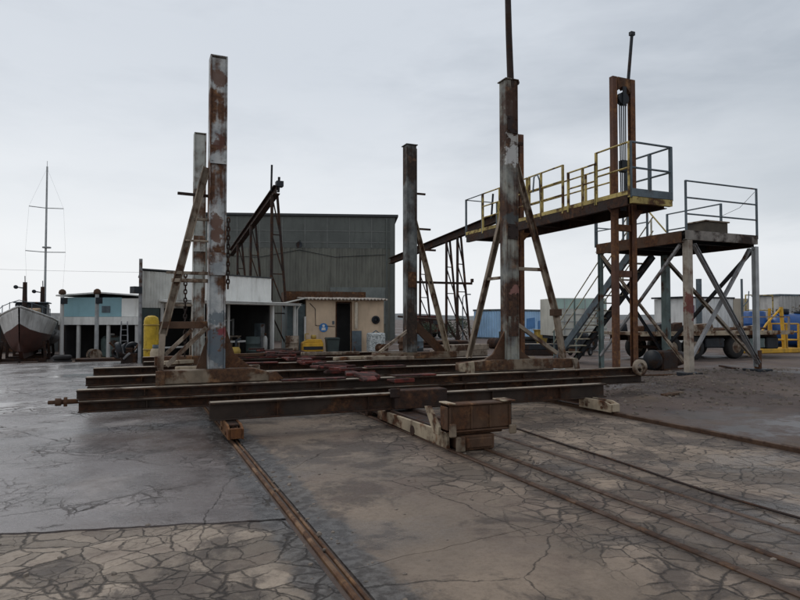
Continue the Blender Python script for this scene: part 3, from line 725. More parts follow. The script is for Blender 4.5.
# guard rails of the platform
ag([(PX0 + .05, PY0 - .02), (PX1, PY0 - .02)], PZ, (1.27, .84, .42), M['grey_rail'], .022)
ag([(PX1 + .02, PY0 + 1.1), (PX1 + .02, PY1 - .2)], PZ, (1.06, .55), M['grey_rail'], .022, .026)
ag([(PX0 - .02, 12.6), (PX0 - .02, 13.5), (PX0 - .02, PY1)], PZ, (.72, .38), M['grey_rail'], .018)
ag([(PX0 + .05, PY1 + .02), (14.1, PY1 + .02)], PZ, (1.0, .5), M['grey_rail'], .018)
b = ab(); b.tube([(PX0 - .02, 12.6, PZ + .72), (PX0 - .02, 11.95, PZ + .02)], .02, 6); b.build('guard_rail', M['yellow_rail'], ap)
b = ab(); b.tube([(PX1 + .02, PY0 + .05, PZ + 1.2), (PX1 + .02, PY0 + .5, PZ + .85), (PX1 + .02, PY0 + 1.1, PZ + .7)], .006, 5); b.build('safety_chain', M['dark_steel'], ap)
# stairs going down away from the camera
sx0, sx1 = 14.2, 15.15; sy0, sy1 = PY1 + .05, 18.55
for xx in (sx0, sx1):
    b = ab(); b.channel((xx, sy0, PZ - .25), (xx, sy1, .02), .08, .24, .018, (0, 0, 1), 1 if xx == sx0 else -1); b.build('stair_stringer', M['grey_rail'] if xx == sx0 else M['dark_steel'], ap, .004)
n = 15
for i in range(n):
    q = (i + .5) / n; y = sy0 + (sy1 - sy0) * q; z = PZ - .12 + (0.1 - PZ) * q
    b = ab(); b.box(sx0 + .045, sx1 - .045, y - .12, y + .12, z, z + .035); b.build('tread', M['cream_rail'], ap)
for xx, mm in ((sx0 - .03, M['cream_rail']), (sx1 + .03, M['cream_rail'])):
    for h in (1.0, .55):
        b = ab(); b.tube([(xx, sy0, PZ + h), (xx, sy1, .1 + h)], .02, 6); b.build('hand_rail', mm, ap)
    for q in (0.02, .35, .68, .98):
        y = sy0 + (sy1 - sy0) * q; z = PZ + (.1 - PZ) * q
        b = ab(); b.bar((xx, y, z - .15), (xx, y, z + 1.0), .04, .04); b.build('rail_post', M['teal_leg'] if q > .5 else mm, ap)
b = ab(); b.box(sx0 - .1, sx1 + .1, 18.45, 19.0, -.05, .03); b.build('landing_pad', M['dark_steel'], ap)
# crate on deck
o = thing('tool_crate', 'weathered brown box standing on the platform deck', 'crate', (14.3, 11.95, PZ + .005))
M['crate'] = plain('crate_wood', (.085, .068, .05), .75, .3, 3, .5)
b = MB(); b.box(-.42, .42, -.3, .3, .02, .32); b.box(-.34, -.27, -.252, .252, 0, .018); b.box(.27, .34, -.252, .252, 0, .018); b.build('crate_body', M['crate'], o, .012)
b = MB(); b.box(-.46, .46, -.34, .34, .322, .36); b.build('lid', M['brace'], o, .008)

# ------------------------------------------------------------------ big corrugated shed
M['shed'] = plain('shed_sheet', (.135, .135, .112), .7, .18, .5, .55, .1, (.045, .042, .036))
M['shed_up'] = plain('shed_upper', (.092, .10, .09), .6, .2, .8, .4, .1, (.04, .04, .036))
M['frame_l'] = plain('frame_light', (.145, .15, .14), .6, .2, 3)
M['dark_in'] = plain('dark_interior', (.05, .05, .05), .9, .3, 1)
M['trim_d'] = plain('trim_dark', (.04, .043, .045), .6, .2, 2)
def local(px, py, qx, qy):
    """thing frame: x along p->q, y to the back"""
    a = math.atan2(qy - py, qx - px); return a, math.hypot(qx - px, qy - py)
a, L = local(4.4, 46.0, 17.5, 41.45)
sh = thing('shipyard_shed', 'huge dark grey corrugated shed with gridded upper band', 'shed', (4.4, 46.0, 0), a)
H_ = 9.05
b = MB(); b.corr((0, 0), (L, 0), -.3, 6.75, .42, .045); b.corr((L, .1), (L, 16), -.3, H_ - .1, .42, .045); b.corr((0, 16), (0, .1), -.3, H_ - .1, .42, .045); b.build('wall', M['shed'], sh)
b = MB(); b.box(.02, L - .02, -.02, .038, 6.755, H_); b.box(.03, L - .03, .045, .09, 6.4, H_ - .1); b.build('upper_panel', M['shed_up'], sh)
b = MB()
x = .8
while x < L: b.box(x, x + .06, -.045, -.023, 6.8, H_ - .05); x += 1.62
for z in (7.15, 7.98): b.box(.05, L - .05, -.052, -.047, z, z + .05)
b.build('mullions', M['frame_l'], sh)
b = MB(); b.prism([(-.25, H_ + .02), (L + .25, H_ + .02), (L + .25, H_ + .2), (-.25, H_ + .2)], -.2, 16.2); b.build('roof', M['trim_d'], sh, .02)
b = MB(); b.box(L - .35, L + .02, -.06, -.045, -.3, H_); b.build('corner_flashing', M['shed_up'], sh)
b = MB(); b.box(L * .66, L - .5, -.09, -.06, 1.2, 3.9); b.build('patch_sheet', plain('patch_sheet', (.14, .155, .145), .6, .25, 1.2, .5), sh)
b = MB(); b.tube([(L - .6, -.12, H_ - .1), (L - .6, -.12, 0)], .07, 8); b.build('down_pipe', M['shed_up'], sh)
b = MB(); b.tube([(.5, -.08, 6.2), (4, -.08, 6.05), (6.9, -.08, 6.6), (9.5, -.08, 6.1), (L - .7, -.08, 6.3)], .02, 5); b.build('cable', M['dark_steel'], sh)
fl = MB(); fl.lathe([(.001, .16), (.1, .16), (.24, -.1), (.22, -.1), (.001, -.02)], (6.95, -.6, 6.9), 14, 'y'); fl.tube([(6.95, -.45, 6.95), (6.95, -.05, 7.3)], .03, 6)
fl.build('floodlight', M['dark_steel'], sh)

# ------------------------------------------------------------------ booms on trestles
def boom(label, x, y0, z0, y1, z1, legs):
    o = thing('rail_boom', label, 'boom', (x, (y0 + y1) / 2, 0), 0, 'sloping booms on trestles'); c = (y0 + y1) / 2
    f = lambda y: z0 + (z1 - z0) * (y - y0) / (y1 - y0)
    b = MB((0, -c, 0)); b.ibeam((0, y0, z0), (0, y1, z1), .3, .42, .04, .03); b.build('boom_beam', M['rust_dark'], o)
    b = MB((0, -c, 0)); b.tube([(-.15, y0 + .5, z0), (-.17, y0 + .3, z0 + 1.2)], .05, 6); b.tube([(.1, y0 + .1, z0 - .1), (.12, y0 + .05, z0 + .6)], .06, 6); b.box(-.02, .3, y0 - .1, y0 + .25, z0 + .15, z0 + .4); b.build('end_fitting', M['dark_steel'], o)
    for y in legs:
        z = f(y) - .2
        b = MB((0, -c, 0)); b.tube([(-.15, y, z), (-.15, y + .05, 0)], .075, 7); b.tube([(.12, y + .1, z), (.75, y + .15, 0)], .065, 7)
        n = 4
        for k in range(n):
            za = z * (1 - k / n); zb = z * (1 - (k + 1) / n); xa = .12 + .63 * (1 - za / z); xb_ = .12 + .63 * (1 - zb / z)
            b.bar((-.15, y + .03, za), (xb_, y + .13, zb), .05, .05)
            b.bar((-.15, y + .03, zb + .02), (xb_, y + .13, zb + .02), .05, .05)
        b.build('trestle', M['rust_dark'], o)
    return o
boom('sloping dark boom on lattice trestles rising in front of the big shed', 5.92, 28.0, 7.55, 42.5, 6.05, (28.3, 33.9, 38.6))
bo = boom('long sloping rusty boom on ladder-like trestles behind the walkway', 16.4, 25.6, 6.6, 39.6, 5.65, (29.6, 30.9, 34.4))
b = MB((0, -32.6, 0)); b.tube([(-.3, 31.2, 1.55), (-.3, 37.5, 1.75)], .07, 7); b.build('tie_pipe', M['rust_dark'], bo)

# ------------------------------------------------------------------ white open-fronted building
a, L = local(.17, 23.95, 5.5, 27.03)
wb = thing('white_workshop', 'low white corrugated workshop with open dark bays and a veranda', 'workshop', (.17, 23.95, 0), a)
M['white_sheet'] = plain('white_sheet', (.74, .73, .69), .55, .08, 1.0, .42, .05, (.22, .19, .15))
M['white_old'] = plain('white_sheet_stained', (.50, .49, .45), .6, .15, 1.5, .75, .05, (.16, .14, .11))
M['white_trim'] = plain('white_trim', (.60, .59, .56), .5, .1, 2, .3)
M['green_d'] = plain('dark_green_panel', (.035, .05, .047), .6, .3, 2)
b = MB(); b.corr((0, 0), (1.75, 0), 2.0, 3.33, .12, .02); b.build('parapet', M['white_old'], wb)
b = MB(); b.corr((1.76, 0), (L, 0), 2.25, 3.36, .3, .02); b.build('parapet', M['white_sheet'], wb)
wk_poly = [(-.02, -.05), (L + .02, -.05), (L + .02, 4.2), (2.35, 4.2)]
b = MB(); b.prism(wk_poly, 3.365, 3.42, 'z'); b.build('roof', M['trim_d'], wb)
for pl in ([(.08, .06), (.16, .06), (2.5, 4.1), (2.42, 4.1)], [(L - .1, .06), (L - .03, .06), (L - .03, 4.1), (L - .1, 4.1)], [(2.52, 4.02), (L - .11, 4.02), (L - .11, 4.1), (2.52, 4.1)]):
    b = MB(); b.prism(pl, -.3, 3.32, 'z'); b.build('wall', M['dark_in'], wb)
b = MB(); b.box(.06, .75, -.02, .05, -.2, 1.98); b.build('side_panel', M['green_d'], wb)
vb = MB(); vb.prism([(-1.0, 2.16), (.0, 2.24), (.0, 2.33), (-1.05, 2.26)], .72, L + .75, 'x'); vb.build('veranda_roof', M['white_sheet'], wb, .01)
for x in (.85, 2.35, 3.85, 5.5, L + .6):
    y = -.85 if x > 4 else -.02
    b = MB(); b.box(x - .045, x + .045, y - .045, y + .045, 0, 2.17); b.build('veranda_post', M['white_trim'], wb)
b = MB(); b.box(3.85, 5.5, -.06, -.03, .62, .7); b.box(.9, 2.3, -.06, -.03, .5, .56); b.build('cross_rail', M['white_trim'], wb)
b = MB(); b.tube([(-.06, -.1, 0), (-.06, -.1, 3.75)], .06, 8); b.build('vent_pipe', M['grey_brace'], wb)
b = MB(); b.box(-.35, -.05, -.2, .1, 2.5, 2.75); b.build('lamp_box', M['dark_steel'], wb)
b = MB(); b.box(L - .02, L + .05, .0, .08, 0, 2.4); b.build('corner_post', M['white_trim'], wb)
b = MB(); b.channel((.74, -1.1, 2.25), (L + .78, -1.1, 2.22), .1, .09, .01); b.build('gutter', M['white_trim'], wb)
b = MB(); b.tube([(L + .7, -1.08, 2.2), (L + .68, -.93, 2.0), (L + .68, -.93, .05)], .035, 7); b.build('down_pipe', M['white_trim'], wb)
b = MB(); b.box(1.765, 1.80, -.045, -.022, 2.26, 3.34); b.build('joint_strip', M['white_trim'], wb)
# things under the bay
o = thing('steel_locker', 'grey steel locker standing in the dark bay of the white workshop', 'locker', (5.15, 27.4, 0), a)
b = MB(); b.box(-.24, .24, -.2, .2, .06, 1.4); b.build('cabinet_body', M['grey_rail'], o, .01); b = MB(); b.box(-.21, -.01, -.222, -.203, .1, 1.36); b.box(.01, .21, -.222, -.203, .1, 1.36); b.build('door', M['grey_brace'], o)
b = MB(); b.box(-.22, .22, -.18, .18, 0, .058); b.build('plinth', M['dark_steel'], o)
o = thing('gas_bottle', 'slim white gas bottle beside the grey locker', 'gas bottle', (5.2, 26.75, 0))
b = MB(); b.lathe([(.001, 0), (.1, 0), (.1, .72), (.07, .82), (.03, .86), (.001, .86)], n=12); b.build('bottle_body', M['white_trim'], o); b = MB(); b.lathe([(.025, .86), (.025, .9), (.05, .92), (.05, .97), (.001, .97)], n=10); b.build('valve', M['rust'], o)
o = thing('work_bench', 'cluttered work bench deep inside the white workshop bay', 'bench', (3.2, 27.3, 0), a)
b = MB(); b.box(-1.1, 1.1, -.3, .3, .8, .86); b.build('bench_top', M['brace'], o)
for x in (-1.0, 1.0):
    for y in (-.25, .25):
        b = MB(); b.box(x - .04, x + .04, y - .04, y + .04, 0, .799); b.build('leg', M['brace'], o)
b = MB(); b.box(-1.1, 1.1, .2, .3, 1.5, 1.55); b.box(-1.1, -1.05, .2, .3, .861, 1.6); b.box(1.05, 1.1, .2, .3, .861, 1.6); b.build('tool_rack', M['pole'], o)
o = thing('rope_coil', 'pale rope coil lying on the dirt between cradle end and stairs', 'rope', (11.3, 15.2, G(11.3, 15.2) + .02))
b = MB(); b.tube([((.32 - .0035 * i) * cos(i * .5), (.32 - .0035 * i) * sin(i * .5), .03 + .0026 * i) for i in range(70)] + [(.5, .3, .05), (.8, .25, .01), (1.1, .45, .01)], .022, 6); b.build('rope', M['pole'], o)
for k, (x, y, rz, L_, lab) in enumerate(((10.6, 12.6, .7, 1.3, 'grey timber offcut lying beside the cradle beam end'), (12.1, 16.2, -.4, 1.8, 'long pale plank lying on the dirt behind the hoist tower'), (16.6, 13.2, 1.1, 1.1, 'short dark plank lying right of the far platform leg'), (10.2, 9.4, .25, .8, 'short brown offcut on the tarmac right of the outer rail bogie'))):
    o = thing('timber_offcut', lab, 'timber', (x, y, G(x, y) + .01), rz); b = MB(); b.prism([(-L_ / 2, -.07), (L_ / 2 - .05, -.06), (L_ / 2, .05), (-L_ / 2 + .03, .07)], 0, .05, 'z'); b.build('plank', M[('brace', 'pale', 'rust_dark', 'sill')[k]], o, .006)
o = thing('water_pump', 'small yellow pump on the workshop floor behind the grey post', 'pump', (3.55, 24.6, 0), .4)
M['yellow'] = plain('yellow_paint', (.60, .33, .025), .5, .2, 2.5, .5, .1, (.10, .06, .02))
M['yellow_d'] = plain('yellow_dirty', (.36, .24, .05), .6, .3, 2.5, .6)
b = MB(); b.lathe([(.001, -.25), (.18, -.25), (.18, .2), (.1, .26), (.001, .26)], (0, 0, .32), 14, 'x'); b.box(-.3, .3, -.15, .15, .06, .13); b.build('pump_body', M['yellow_d'], o)
b = MB(); b.tube([(.1, 0, .5), (.12, 0, .75), (.3, 0, .8)], .05, 8); b.build('outlet', M['dark_steel'], o); b = MB(); b.box(-.3, -.22, -.2, .2, 0, .058); b.box(.22, .3, -.2, .2, 0, .058); b.build('skid', M['dark_steel'], o)

# ------------------------------------------------------------------ cream cabin
a, L = local(7.05, 26.91, 10.62, 26.46)
ca = thing('cream_cabin', 'small cream cabin with open dark doorway and wavy lean-to roof', 'cabin', (7.05, 26.91, 0), a)
M['cream'] = plain('cream_wall', (.56, .42, .29), .7, .12, 1.2, .32, .1, (.20, .13, .08))
M['roofsheet'] = plain('roof_sheet', (.30, .26, .22), .7, .3, 2, .6)
d0, d1 = 1.38, 2.03
b = MB(); b.box(0, d0, 0, .1, 0, 2.48); b.box(d1, L, 0, .1, 0, 2.48); b.box(d0, d1, 0, .1, 2.34, 2.48); b.box(.0, .1, .101, 3, 0, 2.48); b.box(L - .1, L, .101, 3, 0, 2.48); b.box(.101, L - .101, 2.9, 3, 0, 2.48); b.build('wall', M['cream'], ca)
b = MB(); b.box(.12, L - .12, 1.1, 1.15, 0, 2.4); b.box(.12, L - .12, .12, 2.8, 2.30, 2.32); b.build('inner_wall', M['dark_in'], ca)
b = MB(); b.box(d0 - .05, d0, -.025, -.003, 0, 2.39); b.box(d1, d1 + .05, -.025, -.003, 0, 2.39); b.box(d0, d1, -.025, -.003, 2.34, 2.39); b.build('door_frame', M['rust'], ca)
b = MB(); b.box(d1 + .06, d1 + .5, -.06, -.028, .02, 1.05); b.build('lower_door', M['grey_rail'], ca)
b = MB(); b.lathe([(.08, 0), (.08, 1.2)], (d1 + .24, -.1, 1.15), 10); b.build('down_pipe', plain('pipe_cream', (.55, .47, .36), .5), ca)
b = MB(); n = 64
vs = []; fs = []
for i in range(n + 1):
    x = -.05 + (L + .15) * i / n; z = .035 * sin(i * pi * .72)
    vs += [(x, -.35, 2.5 + z), (x, 3.2, 2.66 + z), (x, -.35, 2.46 + z), (x, 3.2, 2.61 + z)]
for i in range(n):
    q = i * 4; fs += [(q, q + 4, q + 5, q + 1), (q + 2, q + 3, q + 7, q + 6), (q, q + 2, q + 6, q + 4), (q + 1, q + 5, q + 7, q + 3)]
b.add(vs, fs); b.build('roof', M['roofsheet'], ca)
b = MB(); b.box(-.6, L - .1, 3.3, 5.5, 0, 2.98); b.build('rear_lean_to', M['rust'], ca)
b = MB(); b.box(-.82, -.02, .2, 2.8, 0, 2.25); b.build('side_annex', plain('annex_teal', (.09, .12, .125), .6, .3, 2, .5), ca)
b = MB(); b.prism([(-.95, 2.28), (-.02, 2.5), (-.02, 2.56), (-.95, 2.34)], -.2, 3); b.build('annex_roof', M['white_old'], ca)
b = MB(); b.tube([(-.06, -.08, .1), (-.06, -.08, 1.7)], .05, 8); b.build('down_pipe', M['white_trim'], ca)
b = MB(); b.lathe([(.12, -.06), (.19, -.06), (.19, .02), (.12, .02), (.12, -.06)], (3.2, -.03, 1.55), 16, 'y'); b.lathe([(.001, -.01), (.12, -.01), (.12, .01), (.001, .01)], (3.2, -.03, 1.55), 16, 'y'); b.build('wall_vent', M['dark_steel'], ca)
sgn = MB(); sgn.lathe([(.001, -.012), (.2, -.012), (.2, .012), (.001, .012)], (.78, -.016, 1.2), 28, 'y', False)
so = sgn.build('safety_sign', plain('sign_blue', (.03, .17, .42), .4, .1, 4, .2), ca)
b = MB(); b.lathe([(.001, -.003), (.06, -.003), (.06, .003), (.001, .003)], (.78, -.033, 1.28), 14, 'y', False); b.prism([(.68, 1.08), (.88, 1.08), (.86, 1.2), (.7, 1.2)], -.036, -.030); b.build('sign_symbol', M['white_trim'], so)
b = MB(); b.tube([(.15, -.02, 2.3), (.4, -.02, 2.05), (.42, -.02, 1.3), (1.3, -.02, 1.25)], .014, 5); b.build('cable', M['dark_steel'], ca)
b = MB(); b.box(1.18, 1.27, -.04, -.003, 1.35, 1.5); b.build('switch_box', M['grey_rail'], ca)
o = thing('compressor', 'yellow compressor standing against the cream cabin wall', 'compressor', (7.0, 25.7, 0), -.05)
b = MB(); b.box(-.45, .45, -.22, .22, .2, .58); b.prism([(-.44, .581), (.44, .581), (.36, .72), (-.2, .72)], -.2, .2); b.build('body', M['yellow'], o, .02)
b = MB(); b.lathe([(.001, -.1), (.09, -.1), (.09, .1), (.001, .1)], (.05, -.05, .82), 10, 'x'); b.tube([(-.3, 0, .7), (-.3, 0, .95), (-.15, 0, .95)], .03, 6); b.build('motor', M['yellow_d'], o)
b = MB(); b.box(-.42, .42, -.25, -.222, .28, .42); b.build('grille', M['dark_steel'], o)
for x in (-.32, .32):
    for y in (-.2, .2):
        b = MB(); b.lathe([(.001, -.04), (.11, -.04), (.11, .04), (.001, .04)], (x, y * 1.15, .11), 12, 'y'); b.build('wheel', M['dark_steel'], o)
o = thing('waste_bin', 'dark green wheeled bin left of the cabin doorway', 'bin', (7.85, 25.55, 0), -.1)
b = MB(); b.prism([(-.22, .06), (.22, .06), (.28, .72), (-.28, .72)], -.24, .24); b.build('bin_body', M['green_d'], o, .02); b = MB(); b.prism([(-.3, .722), (.3, .722), (.26, .79), (-.26, .79)], -.28, .28); b.build('lid', M['green_d'], o)
for x in (-.18, .18):
    b = MB(); b.lathe([(.001, -.03), (.08, -.03), (.08, .03), (.001, .03)], (x, .24, .08), 12, 'x'); b.build('wheel', M['dark_steel'], o)
o = thing('storage_bale', 'speckled white bale on a pallet right of the cabin doorway', 'bale', (9.78, 25.3, 0), -.1)
def speck():
    t = NT('bale_speckle'); co = t.coord(); f = t.noise(co, 16, 4, .7); c = t.mix(t.ramp(f, .4, .62), (.6, .62, .6), (.16, .18, .18)); return t.finish(c, .7, 0, f, .5, .02)
b = MB(); b.box(-.36, .36, -.3, .3, .13, .98); b.build('bale_wrap', speck(), o, .05)
b = MB(); b.tube([(-.15, 0, .97), (0, 0, 1.08), (.15, 0, .97)], .03, 6); b.build('lifting_loop', M['grey_rail'], o)
b = MB()
for y in (-.28, 0, .2): b.box(-.38, .38, y, y + .09, 0, .125)
b.build('pallet', M['plank'], o)

# ------------------------------------------------------------------ yellow cylinder, gas bottle, scrap
o = thing('yellow_buoy', 'tall dented yellow cylinder standing on the slab behind the left post', 'cylinder', (.5, 21.8, .02))
b = MB(); b.lathe([(.001, .0), (.2, .0), (.23, .06), (.235, .5), (.235, 1.5), (.2, 1.62), (.1, 1.68), (.001, 1.69)], n=20); b.build('cylinder_body', steel('yellow_scuffed', (.55, .36, .03), .3, .5, 3.2, .3, (.16, .08, .03), (.06, .04, .02), (.3, .18, .05)), o)
b = MB(); b.lathe([(.237, .55), (.25, .55), (.25, .6), (.237, .6)], n=20); b.lathe([(.237, 1.35), (.25, 1.35), (.25, 1.4), (.237, 1.4)], n=20); b.build('hoop', M['yellow_d'], o)
o = thing('white_drum', 'short off-white gas cylinder in front of the tall yellow cylinder', 'gas cylinder', (.62, 21.05, .02))
b = MB(); b.lathe([(.001, 0), (.16, 0), (.17, .05), (.17, .52), (.13, .62), (.05, .66), (.001, .66)], n=18); b.build('cylinder_body', M['pale'], o)
b = MB(); b.lathe([(.09, .6), (.1, .6), (.1, .75), (.09, .75)], n=12); b.build('collar', M['grey_rail'], o)
o = thing('scrap_heap', 'dark heap of scrap machine parts and tyres beside the yellow cylinder', 'scrap', (-.15, 24.3, 0))
random.seed(5)
for k in range(5):
    b = MB(); x, y = random.uniform(-.6, .5), random.uniform(-.4, .4)
    R_ = random.uniform(.2, .28); b.lathe([(R_ * .55, -.07), (R_ * .9, -.09), (R_, -.04), (R_, .04), (R_ * .9, .09), (R_ * .55, .07), (R_ * .55, -.07)], (0, 0, 0), 16, 'y')
    q = b.build('tyre', M['dark_steel'], o); q.location = (x, y, R_ + random.uniform(0, .25)); q.rotation_euler = (random.uniform(-.5, .5), random.uniform(-.3, .3), random.uniform(0, 3))
for k in range(9):
    x, y, z = random.uniform(-.6, .5), random.uniform(-.3, .3), random.uniform(.05, .5); d = V((random.uniform(-1, 1), random.uniform(-.5, .5), random.uniform(-.2, .7))).normalized() * random.uniform(.25, .5)
    b = MB(); b.tube([(x, y, max(.04, z)), (x + d.x, y + d.y, max(.04, z + d.z))], random.uniform(.02, .05), 7); b.build('scrap_pipe', random.choice([M['rust'], M['dark_steel'], M['grey_brace']]), o)
b = MB(); b.box(-.3, .25, -.2, .3, 0, .35); b.box(-.15, .1, -.1, .2, .351, .55); b.build('engine_block', M['rust_dark'], o, .03)
b = MB(); b.prism([(.42, 0), (.68, 0), (.62, .42), (.46, .46)], -.12, -.05); b.build('pale_panel', M['grey_brace'], o)

# ------------------------------------------------------------------ teal building at left
a, L = local(-3.84, 40.88, .25, 39.1)
tb = thing('teal_building', 'low building with pale blue wall over an open dark undercroft', 'building', (-3.84, 40.88, G(-3.84, 40.9)), a)
M['teal'] = plain('teal_wall', (.23, .39, .43), .6, .08, .8, .2)
zb_ = .0
b = MB(); b.box(0, L * .76, 0, .12, 2.47, 3.6); b.build('wall', M['teal'], tb)
b = MB(); b.box(L * .76 + .003, L, .0, .12, 2.47, 3.55); b.build('white_panel', M['white_sheet'], tb)
b = MB(); b.box(-.1, .0, 0, 8, 2.2, 3.6); b.box(L, L + .1, 0, 8, 2.2, 3.5); b.box(0, L, 8, 8.1, 0, 3.6); b.build('wall', M['teal'], tb)
b = MB(); b.prism([(-.3, 3.66), (L * .5, 3.84), (L + .2, 3.66), (L + .2, 3.74), (L * .5, 3.92), (-.3, 3.74)], -.35, 8.3); b.build('roof', M['white_trim'], tb)
b = MB(); b.box(-.15, L + .12, -.3, -.03, 2.0, 2.46); b.build('fascia', M['white_sheet'], tb)
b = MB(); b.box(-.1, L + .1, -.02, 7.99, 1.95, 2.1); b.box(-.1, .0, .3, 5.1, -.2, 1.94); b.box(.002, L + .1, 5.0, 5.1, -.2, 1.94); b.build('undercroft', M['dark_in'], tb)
for x in (.95, 2.7, L - .1):
    b = MB(); b.box(x - .08, x + .08, -.2, -.04, -.05, 1.99); b.build('post', M['white_trim'], tb)
b = MB(); b.box(L * .5, L * .5 + .5, -.02, -.003, 2.7, 3.1); b.build('wall_fitting', M['grey_rail'], tb)
def lampost(label, x, y, h, m):
    z = G(x, y); o = thing('yard_post', label, 'post', (x, y, z), .2, 'posts in front of the teal building')
    b = MB(); b.tube([(0, 0, 0), (0, 0, h)], [.12, .1], 10); b.build('pole', m, o)
    b = MB(); b.lathe([(.001, h + .001), (.17, h + .001), (.2, h + .08), (.17, h + .22), (.06, h + .3), (.001, h + .3)], n=12); b.build('cap', M['rust'], o)
    b = MB(); b.box(-.1, .25, -.22, -.11, h - .55, h - .2); b.build('lamp_box', M['dark_steel'], o)
lampost('pale post with rust-red cap in front of the blue wall middle', -1.98, 38.6, 3.75, M['pole'])
lampost('white post at the left end of the blue building, beside the boat', -3.85, 40.0, 3.75, M['white_trim'])
o = thing('water_tank', 'pale green tank under the blue building', 'tank', (-1.3, 41.2, G(-1.3, 41.2) + .0))
b = MB(); b.lathe([(.001, .05), (.55, .05), (.58, .15), (.58, 1.1), (.45, 1.3), (.15, 1.36), (.001, 1.36)], n=20); b.build('tank_body', M['teal_leg'], o); b = MB(); b.lathe([(.16, 1.36), (.18, 1.36), (.18, 1.45), (.001, 1.46)], n=12); b.build('lid', M['white_trim'], o)
b = MB(); b.box(-.6, .6, -.5, .5, 0, .049); b.build('pallet', M['plank'], o)
o = thing('step_ladder', 'grey step ladder leaning beside the tank under the blue building', 'ladder', (-.55, 38.3, G(-.55, 38.3)))
b = MB()
for x in (-.22, .22): b.bar((x, -.5, 0), (x * .7, 0, 2.2), .06, .05)
for k in range(7): q = (k + .5) / 7; b.bar((-.2, -.5 + .5 * q, 2.2 * q), (.2, -.5 + .5 * q, 2.2 * q), .05, .03)
b.build('front_rails', M['grey_brace'], o); b = MB()
for x in (-.22, .22): b.bar((x, .55, 0), (x * .7, .02, 2.18), .05, .04)
b.build('rear_legs', M['grey_brace'], o)
o = thing('planks', 'pale timber planks stacked on the ground in front of the blue building', 'planks', (-3.0, 36.2, G(-3, 36.2)), .15)
for k in range(5):
    b = MB(); b.box(-.9 + k * .03, .9, -.3 + (k % 3) * .22, -.1 + (k % 3) * .22, .05 * (k // 3) + .002 * k, .05 * (k // 3) + .046 + .002 * k); b.build('plank', M['brace'], o)
o = thing('cable_reel', 'tan cable reel lying under the blue building', 'reel', (-2.05, 37.9, G(-2.05, 37.9)), .5)
b = MB(); b.lathe([(.001, -.22), (.34, -.22), (.34, -.17), (.16, -.17), (.16, .17), (.34, .17), (.34, .22), (.001, .22)], (0, 0, .34), 18, 'y', False); b.build('drum', M['brace'], o); b = MB(); b.lathe([(.161, -.16), (.25, -.15), (.25, .15), (.161, .16)], (0, 0, .34), 18, 'y'); b.build('cable', M['dark_steel'], o)

# ------------------------------------------------------------------ fishing boat on the hard
BX, BY = -5.6, 37.0
bz = G(BX, BY)
bt = thing('fishing_boat', 'beached fishing boat, white topsides over a dull red hull, bow towards us', 'boat', (BX, BY + 4, bz), RAD(-90) + .03)
# boat frame: +x is the bow
st = [(-4.2, .95, 2.25, .75), (-2.5, 1.25, 2.15, .5), (-.5, 1.38, 2.2, .4), (1.5, 1.3, 2.35, .4), (2.9, .95, 2.55, .45), (3.7, .5, 2.75, .6), (4.25, .04, 2.95, 1.0)]
def hull_ring(s, z_from, z_to, n=7):
    x, w, sh_, ke = s; out = []
    for i in range(n):
        q = z_from + (z_to - z_from) * i / (n - 1)
        z = ke + (sh_ - ke) * q; y = w * (q ** .3) * (1 - .12 * (1 - q)) if q > 0 else 0
        out.append((x + .35 * (q - .5) * (1 if x > 2.5 else .2), y, z))
    return out
def hull(z0, z1, name, m, close_top=False):
    b = MB(); n = 7; vs = []; fs = []
    R_ = []
    for s in st:
        r = hull_ring(s, z0, z1, n); R_.append([(x, -y, z) for x, y, z in reversed(r)] + r)
    k = 2 * n
    for r in R_: vs += r
    for i in range(len(R_) - 1):
        for j in range(k - 1):
            if z0 > 0 and j == n - 1: continue
            fs.append((i * k + j, i * k + j + 1, (i + 1) * k + j + 1, (i + 1) * k + j))
    fs.append(tuple(range(k)))
    if close_top:
        for i in range(len(R_) - 1): fs.append((i * k, (i + 1) * k, (i + 1) * k + k - 1, i * k + k - 1))
    b.add(vs, fs, True); return b.build(name, m, bt)
M['hull_w'] = plain('hull_white', (.62, .61, .58), .5, .14, 1.6, .6, .05, (.12, .10, .085))
M['hull_r'] = plain('hull_red', (.085, .034, .024), .65, .3, 1.2, .5, .1, (.03, .02, .018))
hull(0, .56, 'hull_bottom', M['hull_r']); hull(.555, 1.0, 'topsides', M['hull_w'], True)
for sgn_ in (-1, 1):
    b = MB(); b.tube([(s[0] + (.175 if s[0] > 2.5 else .035), sgn_ * s[1], s[2] + .02) for s in st], .05, 6); b.build('gunwale', M['hull_w'], bt)
    b = MB(); b.tube([(2.0, sgn_ * 1.2, 2.85), (3.0, sgn_ * .92, 3.0), (3.75, sgn_ * .5, 3.15), (4.4, 0, 3.3)], .02, 6)
    for x, y, z in ((2.0, 1.2, 2.4), (3.0, .92, 2.55), (3.75, .5, 2.7)): b.tube([(x, sgn_ * y, z), (x, sgn_ * y, z + .5)], .02, 6)
    b.build('bow_rail', M['grey_rail'], bt)
b = MB(); b.box(-2.6, -.6, -.8, .8, 2.2, 3.25); b.build('wheelhouse', M['dark_steel'], bt, .05)
b = MB(); b.box(-2.7, -.45, -.9, .9, 3.26, 3.33); b.build('wheelhouse_roof', M['grey_rail'], bt, .02)
b = MB(); b.box(-.598, -.59, -.7, -.1, 2.65, 3.1); b.box(-.598, -.59, .1, .7, 2.65, 3.1); b.build('window', M['dark_in'], bt)
b = MB(); b.prism([(.2, 2.3), (2.2, 2.3), (2.1, 2.85), (.4, 2.95)], -.6, .6); b.build('deck_hatch', plain('tan_hatch', (.27, .17, .085), .7, .3, 2, .5), bt, .04)
